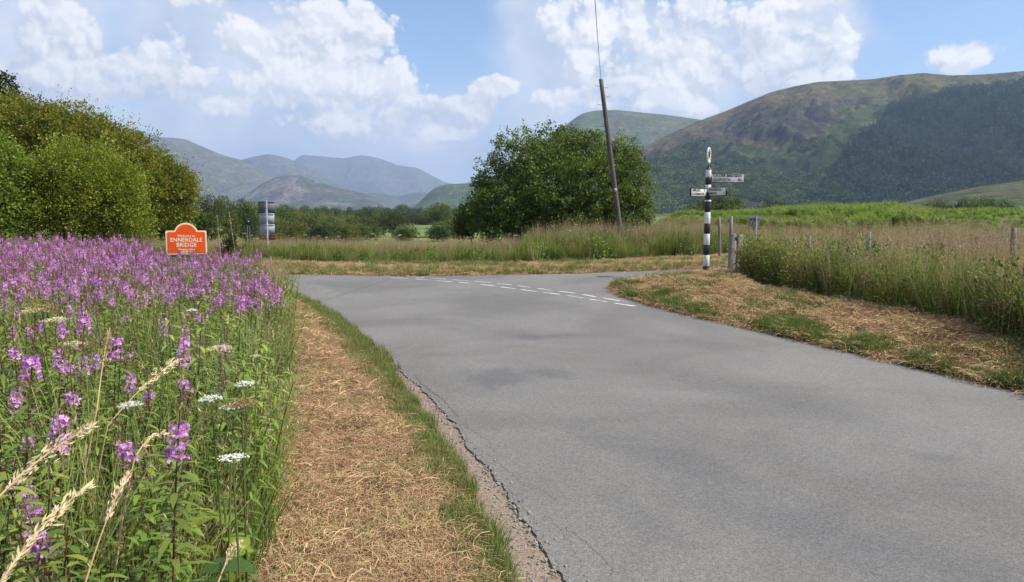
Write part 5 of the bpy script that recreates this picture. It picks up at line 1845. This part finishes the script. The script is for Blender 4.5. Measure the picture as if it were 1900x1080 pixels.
# ------------------------------------------------------------------ fingerpost
def fingerpost():
    Y = 18.2
    base = P(1310, 497.5, Y)
    gz_ = gz1(base[0], Y)
    K = Y / F                                  # metres per photo pixel there
    root = empty('fingerpost', (base[0], Y, base[2]))
    zt = lambda py: P(1310, py, Y)[2] - base[2]
    bands = [(330 - 1, 315, 'W'), (343, 329, 'B'), (357, 343, 'W'), (371.3, 357, 'B'), (374, 371.3, 'C'), (393.6, 374, 'B'), (414.5, 393.6, 'W'), (433.8, 414.5, 'B'), (454, 433.8, 'W'), (473, 454, 'B'), (493.4, 473, 'W'), (503, 493.4, 'B')]
    for (y0, y1, c) in bands:
        z0, z1 = zt(y0), zt(y1)
        rr = lambda z: 0.076 - 0.012 * (z / 2.4)
        acc = Acc()
        k = 1.0 if c != 'C' else 1.18
        n = 20
        e = 0.003
        tube(acc, [(0, 0, z0), (0, 0, z0 + e), (0, 0, z1 - e), (0, 0, z1)], [rr(z0) * k - 0.002, rr(z0) * k, rr(z1) * k, rr(z1) * k - 0.002], n, (1, 1, 1))
        part('white_band' if c == 'W' else 'collar' if c == 'C' else 'black_band', acc, M_BLACK if c == 'B' else M_WHITE, root, smooth=False)
    # neck
    acc = Acc()
    z0, z1 = zt(315), zt(301.5)
    tube(acc, [(0, 0, z0), (0, 0, z0 + 0.03), (0, 0, z0 + 0.05), (0, 0, (z0 + z1) / 2), (0, 0, z1)], [0.068, 0.055, 0.036, 0.030, 0.012], 16, (1, 1, 1))
    part('neck', acc, M_BLACK, root, smooth=True)
    # ring finial: flat annulus, turned away so it shows as a narrow oval
    rf = radians(62)
    zc = zt(288.5); R = 0.175
    ring = Acc(); n = 40
    ri = 0.095; th = 0.012
    V = []
    for i in range(n):
        a = 2 * pi * i / n
        k = 1.10 if sin(a) > 0 else 1.18
        for (r_, yy) in ((R, -th), (R, th), (ri, th), (ri, -th)):
            V.append((r_ * cos(a), yy, r_ * sin(a) * k))
    Q = []
    for i in range(n):
        j = (i + 1) % n
        for q in range(4):
            w = (q + 1) % 4
            Q.append((i * 4 + q, j * 4 + q, j * 4 + w, i * 4 + w))
    ring.add(V, Q, (1, 1, 1))
    fin = empty_part = part('finial_ring', ring, M_WHITE, root, loc=(0, 0, zc))
    fin.rotation_euler = (0, 0, rf)
    ce = Acc()
    n = 12
    tube(ce, [(0, -0.008, 0), (0, 0.008, 0)], 0.050, 14, (1, 1, 1))
    box(ce, (0, 0, -0.08), (0.02, 0.012, 0.10)); box(ce, (0, 0, 0.075), (0.02, 0.012, 0.06))
    part('finial_centre', ce, M_BLACK, fin)
    for i, ch in enumerate('CUMBERLAND'):
        a = radians(215 - i * 28)
        text_mesh('letter', ch, 0.065, fin, M_BLACK, (0.135 * cos(a), -th - 0.002, 0.135 * 1.12 * sin(a)), (pi / 2, a - pi / 2, 0) if False else (pi / 2, 0, 0), 0.001, bold=0.002)

    def arm(name, z_lo, z_hi, length, rz, lines, tsize, sx, x0=0.06):
        a = Acc()
        L = length; h = z_hi - z_lo
        box(a, (x0 + L / 2, 0, 0), (L, 0.030, h))
        o = part(name, a, M_WHITE, root, bevel=0.004, loc=(0, 0, (z_lo + z_hi) / 2))
        o.rotation_euler = (0, 0, rz)
        bd = Acc()
        for zz in (-h / 2 + 0.006, h / 2 - 0.006):
            box(bd, (x0 + L / 2, 0, zz), (L + 0.012, 0.042, 0.012))
        box(bd, (x0 + L, 0, 0), (0.012, 0.042, h - 0.014))
        part('rim', bd, M_BLACK, o)
        sc_ = Acc()
        for xx in (x0 - 0.01,):
            box(sc_, (xx, 0, 0), (0.05, 0.05, h * 0.8))
        part('bracket', sc_, M_BLACK, o)
        for (txt, tx, tz, al) in lines:
            for side in ((-1,) if abs(rz) < 1.2 else (1,)):
                # lettering on the face turned to the junction
                rot = (pi / 2, 0, 0) if side < 0 else (pi / 2, 0, pi)
                text_mesh('lettering', txt, tsize, o, M_BLACK, (tx, side * 0.0165, tz), rot, 0.0015, sx, al, 0.0022)
        return o
    zA, zB = zt(338.5), zt(321.5)
    hA = (zB - zA)
    arm('upper_arm', zA, zB, 0.80, 0.0, [('CALDER BRIDGE', 0.11, 0.048, 'LEFT'), ('6½', 0.70, 0.048, 'LEFT'), ('GOSFORTH', 0.11, -0.048, 'LEFT'), ('8¼', 0.70, -0.048, 'LEFT')], 0.092, 0.86)
    zA, zB = zt(365), zt(350)
    # left arm turns away from the camera, right short arm comes towards it
    arm('lower_arm', zA, zB, 0.62, radians(180 + 40), [('LAMPLUGH', 0.66, 0.042, 'LEFT'), ('5', 0.18, 0.042, 'LEFT'), ('COCKERMOUTH', 0.66, -0.042, 'LEFT')], 0.080, 0.80)
    zA, zB = zt(364), zt(348)
    arm('lower_arm', zA, zB, 0.60, radians(-66), [('ENNERDALE', 0.10, 0.042, 'LEFT'), ('BRIDGE', 0.10, -0.042, 'LEFT'), ('1', 0.58, -0.042, 'LEFT')], 0.080, 0.9)
    tag(root, 'black and white banded cast-iron fingerpost with three arms and a ring finial', 'signpost')


fingerpost()


# ------------------------------------------------------------------ orange village sign
def village_sign():
    Y = 14.6
    K = Y / F
    c = P(347, 472, Y)
    gz_ = gz1(c[0], Y)
    root = empty('village_sign', (c[0], Y, gz_), radians(12))
    zb = c[2] - gz_
    Wd = 71 * K; Hs = 44 * K; Ht = 58.5 * K
    def outline(off, n=18):
        w = Wd / 2 - off; h0 = off; h1 = Hs - off
        R = 0.245 * Wd / 0.73 * 0.88; cz = Hs - off * 0.2 - (R - (Ht - Hs))
        r = R - off
        # arch meets the shoulders
        zz = h1 - cz
        a0 = math.asin(max(-1, min(1, zz / r)))
        pts = [(-w + 0.02, h0), (-w, h0 + 0.02), (-w, h1 - 0.02), (-w + 0.02, h1)]
        arc = [(-r * cos(a0 + (pi - 2 * a0) * i / n), cz + r * sin(a0 + (pi - 2 * a0) * i / n)) for i in range(n + 1)]
        pts += arc + [(w - 0.02, h1), (w, h1 - 0.02), (w, h0 + 0.02), (w - 0.02, h0)]
        return pts
    def plate(name, pts, y0, y1, m):
        bm = bmesh.new()
        f = bm.faces.new([bm.verts.new((p[0], y0, p[1])) for p in pts])
        r = bmesh.ops.extrude_face_region(bm, geom=[f])
        for v in [g for g in r['geom'] if isinstance(g, bmesh.types.BMVert)]: v.co.y = y1
        bmesh.ops.recalc_face_normals(bm, faces=bm.faces)
        me = bpy.data.meshes.new(name); bm.to_mesh(me); bm.free(); me.materials.append(m)
        o = bpy.data.objects.new(name, me); link(o, root); o.location = (0, 0, zb)
        return o
    plate('border_plate', outline(0.0), -0.006, 0.004, M_CREAM)
    plate('sign_face', outline(0.026), -0.0095, -0.007, M_ORANGE)
    plate('back_plate', outline(0.01), 0.005, 0.012, M_ALUD)
    yy = -0.0115
    text_mesh('lettering', 'Welcome to', 0.062, root, M_CREAML, (0, yy, zb + 34 * K), extrude=0.001, bold=0.0012)
    text_mesh('lettering', 'ENNERDALE', 0.108, root, M_CREAML, (0, yy, zb + 26.5 * K), extrude=0.001, bold=0.0022, sx=0.93, spacing=1.05)
    text_mesh('lettering', 'BRIDGE', 0.112, root, M_CREAML, (0, yy, zb + 17.2 * K), extrude=0.001, bold=0.0022, sx=0.93, spacing=1.05)
    text_mesh('lettering', 'Please drive', 0.062, root, M_CREAML, (0, yy, zb + 9.2 * K), extrude=0.001, bold=0.0012)
    text_mesh('lettering', 'carefully', 0.062, root, M_CREAML, (0, yy, zb + 5.0 * K), extrude=0.001, bold=0.0012)
    for s in (-1, 1):
        a = Acc()
        tube(a, [(s * Wd * 0.30, 0.035, -0.1), (s * Wd * 0.30, 0.035, zb + Hs * 0.9)], 0.022, 10, (1, 1, 1))
        part('leg', a, M_ALUD, root, smooth=False)
    a = Acc(); box(a, (0, 0.018, zb - 0.02), (Wd * 0.8, 0.008, 0.06)); part('lower_rail', a, M_ALU, root)
    tag(root, 'orange village welcome sign with cream border and arched top behind the pink flowers', 'sign')


village_sign()


# grey sign seen from behind
def back_sign():
    Y = 26.0; K = Y / F
    c = P(497, 440, Y)
    gz_ = gz1(c[0], Y)
    root = empty('road_sign', (c[0], Y, gz_))
    z = lambda py: P(497, py, Y)[2] - gz_
    for (x0, x1, y0, y1, m, nm) in [(480.4, 512.8, 395.5, 373.5, M_ALUD, 'sign_plate'), (482, 509.5, 415.6, 396.2, M_ALU, 'sign_plate'), (482, 509.5, 434.5, 416.4, M_ALU, 'sign_plate'), (480, 511, 445, 435.2, M_RUST, 'sign_plate')]:
        a = Acc()
        box(a, ((x0 + x1 - 994) / 2 * K, 0.03, (z(y0) + z(y1)) / 2), ((x1 - x0) * K, 0.006, z(y1) - z(y0)))
        o = part(nm, a, m, root)
        b = Acc()
        box(b, ((x0 + x1 - 994) / 2 * K, 0.022, z(y1) - 0.02), ((x1 - x0) * K * 0.96, 0.008, 0.012))
        part('stiffening_rail', b, m, o)
    for xx, r in ((0.0, 0.024), (-0.055, 0.010)):
        a = Acc(); tube(a, [(xx, -0.02, -0.1), (xx, -0.02, z(371.5))], r, 10, (1, 1, 1)); part('pole', a, M_GALV, root)
    tag(root, 'grey back of a tall stacked road sign on two thin poles, on the far verge', 'sign')


back_sign()


def small_dark_sign():
    Y = 27.0; K = Y / F
    c = P(463, 440, Y); g = gz1(c[0], Y)
    root = empty('small_sign', (c[0], Y, g))
    z = lambda py: P(463, py, Y)[2] - g
    a = Acc(); tube(a, [(0, 0, -0.1), (0, 0, z(411))], 0.035, 8, (1, 1, 1)); part('post', a, M_BLACK, root)
    a = Acc(); box(a, (0.03, -0.03, z(412)), (0.20, 0.02, 0.17), 0.3); part('panel', a, M_BLACK, root, bevel=0.004)
    a = Acc(); tube(a, [(0.0, -0.05, z(411)), (0.0, -0.062, z(411))], 0.022, 10, (1, 1, 1)); part('reflector', a, M_WHITE, root)
    a = Acc(); tube(a, [(-0.07, 0, -0.1), (-0.06, 0, z(414))], 0.018, 6, (1, 1, 1)); part('stay', a, M_GALV, root)
    tag(root, 'thin dark post with a small black marker, left of the grey sign back', 'post')
    # dark rounded trough-like shape
    c = P(423, 447, 25.0); g = gz1(c[0], 25.0)
    root = empty('gorse_bush', (c[0], 25.0, g))
    lob = [(0, 0, 0.35, 0.22, 0.2, 0.35), (0.1, 0, 0.6, 0.14, 0.14, 0.25), (-0.1, 0, 0.2, 0.2, 0.2, 0.2)]
    part('crown', make_crown_mesh(lob, 0.07, 90, 14, [(0.05, 0.07, 0.03)], 0.09), M_LEAF, root)
    part('trunk', make_trunk(lob, 0.02), M_BARK, root)
    tag(root, 'very dark narrow bush between the orange sign and the thin dark post', 'bush')


small_dark_sign()


# telegraph pole and wire
def telegraph():
    Y = 28.6
    base = P(1155, 436, Y); top = P(1115, 148, Y)
    g = gz1(base[0], Y)
    root = empty('telegraph_pole', (base[0], Y, g))
    b0 = np.array([0.05, 0, -0.3]); t0 = np.array([top[0] - base[0], 0.0, top[2] - g])
    a = Acc()
    t = np.linspace(0, 1, 12)[:, None]
    tube(a, b0 * (1 - t) + t0 * t, np.linspace(0.105, 0.076, 12), 14, (1, 1, 1))
    part('shaft', a, M_POLE, root, smooth=True)
    a = Acc(); tube(a, [t0, t0 + np.array([0, 0, 0.02]), t0 + np.array([0, 0, 0.05])], [0.084, 0.080, 0.02], 14, (1, 1, 1)); part('cap', a, M_GALV, root)
    for (q, s) in ((0.965, -1), (0.955, 1), (0.905, 1), (0.86, -1), (0.70, 1), (0.74, -1)):
        p = b0 * (1 - q) + t0 * q
        a = Acc(); tube(a, [p, p + np.array([s * 0.22, -0.02, 0]), p + np.array([s * 0.235, -0.02, 0.03])], 0.010, 6, (1, 1, 1)); part('step_iron', a, M_GALV, root)
    a = Acc(); box(a, tuple(b0 * 0.62 + t0 * 0.38 + np.array([0, -0.115, 0])), (0.09, 0.012, 0.14)); part('number_plate', a, M_ALU, root)
    tag(root, 'weathered wooden telegraph pole leaning left beside the central bush', 'pole')
    # wire runs from the pole head towards and over the camera
    s = np.array([top[0], Y, top[2] + 0.02])
    e = P(1104, 0, 15.6)
    d = (e - s); d[2] = 0
    A = Acc()
    L = np.linalg.norm(d)
    pts = []
    dd = d / L
    far = 55.0
    # parabola through pole head and the observed point, other end at equal height beyond the camera
    z1 = e[2] - s[2]
    # z = a*t*(t-far)
    aa = z1 / (L * (L - far))
    for tt in np.linspace(0, far, 60):
        pts.append(s + dd * tt + np.array([0, 0, aa * tt * (tt - far)]))
    tube(A, pts, 0.0075, 5, (1, 1, 1), cap=False)
    o = part('overhead_wire', A, M_WIRE, None)
    tag(o, 'single black wire running up from the head of the telegraph pole', 'wire')


telegraph()


# ------------------------------------------------------------------ fence and give-way sign on the right
def wood_post(name, px, ytop, ybase, Y, w, lab, lean=(0, 0), rnd=False):
    top = P(px, ytop, Y)
    g = gz1(top[0], Y)
    root = empty(name, (top[0], Y, g))
    a = Acc()
    H = top[2] - g
    t = np.linspace(0, 1, 5)[:, None]
    tube(a, np.array([0, 0, -0.2]) * (1 - t) + np.array([lean[0], lean[1], H]) * t, [w / 2 * 1.03, w / 2, w / 2, w / 2 * 0.97, w / 2 * 0.86], 10 if rnd else 8, (1, 1, 1))
    part('shaft', a, M_WOOD, root)
    b = Acc(); box(b, (lean[0] * .9, -w / 2 - 0.004, H * 0.88), (0.02, 0.012, 0.03)); part('staple', b, M_GALV, root)
    tag(root, lab, 'fence post')
    return np.array([top[0], Y, g]), H


def corner():
    Y = 17.6
    top = P(1366, 434, Y); g = gz1(top[0], Y)
    root = empty('corner_fence_post', (top[0], Y, g))
    H = top[2] - g
    a = Acc(); tube(a, [(-0.07, 0, -0.2), (-0.07, 0, H - 0.01), (-0.07, 0, H)], [0.085, 0.078, 0.07], 12, (1, 1, 1)); part('main_post', a, M_WOOD, root)
    a = Acc(); tube(a, [(0.10, 0.05, -0.2), (0.10, 0.05, H * 0.97)], 0.070, 12, (1, 1, 1)); part('second_post', a, M_WOOD, root)
    K = Y / F
    e = np.array([(1408 - 1366) * K, 0.9, -(466 - 440) * K + H])
    for k, (s, f) in enumerate((((0.02, -0.03, H - 0.03), tuple(e)), ((-0.02, -0.08, H - 0.06), (0.22, 0.25, H - 0.42)))):
        a = Acc(); tube(a, [s, (np.array(s) + np.array(f)) / 2, f], 0.026, 8, (1, 1, 1)); part('brace_rail', a, M_WOOD, root)
    tag(root, 'stout grey timber corner post with slanting brace rails right of the fingerpost', 'fence post')


corner()
F1, h1 = wood_post('fence_post', 1357, 401, 500, 18.3, 0.085, 'thin grey fence post standing up behind the stout corner post', rnd=True)
F2, h2 = wood_post('fence_post', 1338, 403, 440, 22.5 + 3, 0.10, 'pale leaning fence post in the meadow just right of the fingerpost', (-0.06, 0))
fence_px = [(1502, 438, 14.2), (1614, 430, 13.3), (1714, 447, 12.5), (1879, 423, 11.3)]
labs = ['small grey fence post in the corner field, nearest to the corner post', 'small grey fence post above the brambles, second along from the corner post', 'weathered post almost hidden in dry grass, third along from the corner post', 'dark fence post at the right edge of the picture behind the rust-red dock']
ends = [np.array([P(1366, 434, 17.6)[0], 17.6, P(1366, 440, 17.6)[2]])]
for (px, yt, Y), lab in zip(fence_px, labs):
    b, H = wood_post('fence_post', px, yt, 0, Y, 0.085, lab, (random.uniform(-.03, .03), 0))
    ends.append(np.array([b[0], b[1] - 0.055, b[2] + H - 0.10]))
ends.append(ends[-1] + np.array([4.0, -1.3, 0.0]))
spans = ['corner post to the first field post', 'first to the second field post', 'second to the third field post', 'third field post to the dark post', 'dark post out of the picture']
for i in range(len(ends) - 1):
    w = empty('fence_wire', tuple(ends[i]))
    for dz in (0.0, -0.28, -0.56):
        a = Acc()
        t = np.linspace(0, 1, 9)
        pts = [(ends[i + 1] - ends[i]) * q + np.array([0, 0, dz - 0.04 * 4 * q * (1 - q) * 0.5]) for q in t]
        tube(a, pts, 0.0022, 4, (1, 1, 1), cap=False)
        part('strand', a, M_GALV, w)
    tag(w, 'three strands of fence wire from the ' + spans[i], 'wire')


def giveway_back():
    Y = 19.0; K = Y / F
    c = P(1403, 400, Y); g = gz1(c[0], Y)
    root = empty('give_way_sign', (c[0], Y, g), radians(22))
    zt = c[2] - g
    Wd = 0.42; Hh = 0.46
    def tri(name, s, y0, y1, m):
        bm = bmesh.new()
        pts = []
        for (x, z, a0) in ((-Wd / 2 * s, 0, 90), (Wd / 2 * s, 0, -30 + 0), (0, -Hh * s, 210)):
            pts.append((x, z))
        # rounded corners
        out = []
        n = 3
        for i in range(3):
            p = np.array(pts[i]); q = np.array(pts[i - 1]); r = np.array(pts[(i + 1) % 3])
            a = p + (q - p) / np.linalg.norm(q - p) * 0.05; b = p + (r - p) / np.linalg.norm(r - p) * 0.05
            for k in range(n + 1):
                t = k / n
                out.append(a * (1 - t) ** 2 + 2 * t * (1 - t) * p + b * t * t)
        f = bm.faces.new([bm.verts.new((p[0], y0, p[1] + zt - (1 - s) * 0.13)) for p in out])
        r = bmesh.ops.extrude_face_region(bm, geom=[f])
        for v in [g_ for g_ in r['geom'] if isinstance(g_, bmesh.types.BMVert)]: v.co.y = y1
        bmesh.ops.recalc_face_normals(bm, faces=bm.faces)
        me = bpy.data.meshes.new(name); bm.to_mesh(me); bm.free(); me.materials.append(m)
        return link(bpy.data.objects.new(name, me), root)
    tri('triangle_plate', 1.0, 0.03, 0.036, M_ALUD)
    a = Acc(); box(a, (0, 0.018, zt - 0.07), (Wd * 0.72, 0.02, 0.03)); box(a, (0, 0.018, zt - 0.24), (Wd * 0.34, 0.02, 0.03)); part('mounting_rail', a, M_ALUD, root)
    a = Acc(); tube(a, [(0, -0.01, -0.1), (0, -0.01, zt - 0.01)], 0.024, 12, (1, 1, 1)); part('pole', a, M_ALUD, root)
    tag(root, 'grey back of a triangular give-way sign on a pole right of the corner post', 'sign')


giveway_back()

# ------------------------------------------------------------------ haze
HAZE = 1.2e-4


def haze():
    m = bpy.data.materials.new('haze_air')
    m.use_nodes = True
    nt = NT(m.node_tree)
    nt.n.clear()
    out = nt.new('ShaderNodeOutputMaterial')
    pv = nt.new('ShaderNodeVolumePrincipled')
    pv.inputs['Color'].default_value = (0.50, 0.68, 1.0, 1)
    pv.inputs['Density'].default_value = HAZE
    pv.inputs['Anisotropy'].default_value = 0.1
    nt.l.new(pv.outputs[0], out.inputs['Volume'])
    a = Acc()
    box(a, (0, 0, 0), (23800, 23800, 760))
    me = a.mesh('haze', [m])
    o = link(bpy.data.objects.new('haze', me))
    o.location = (0, 0, 760 / 2 - 12)
    tag(o, kind='stuff')


haze()
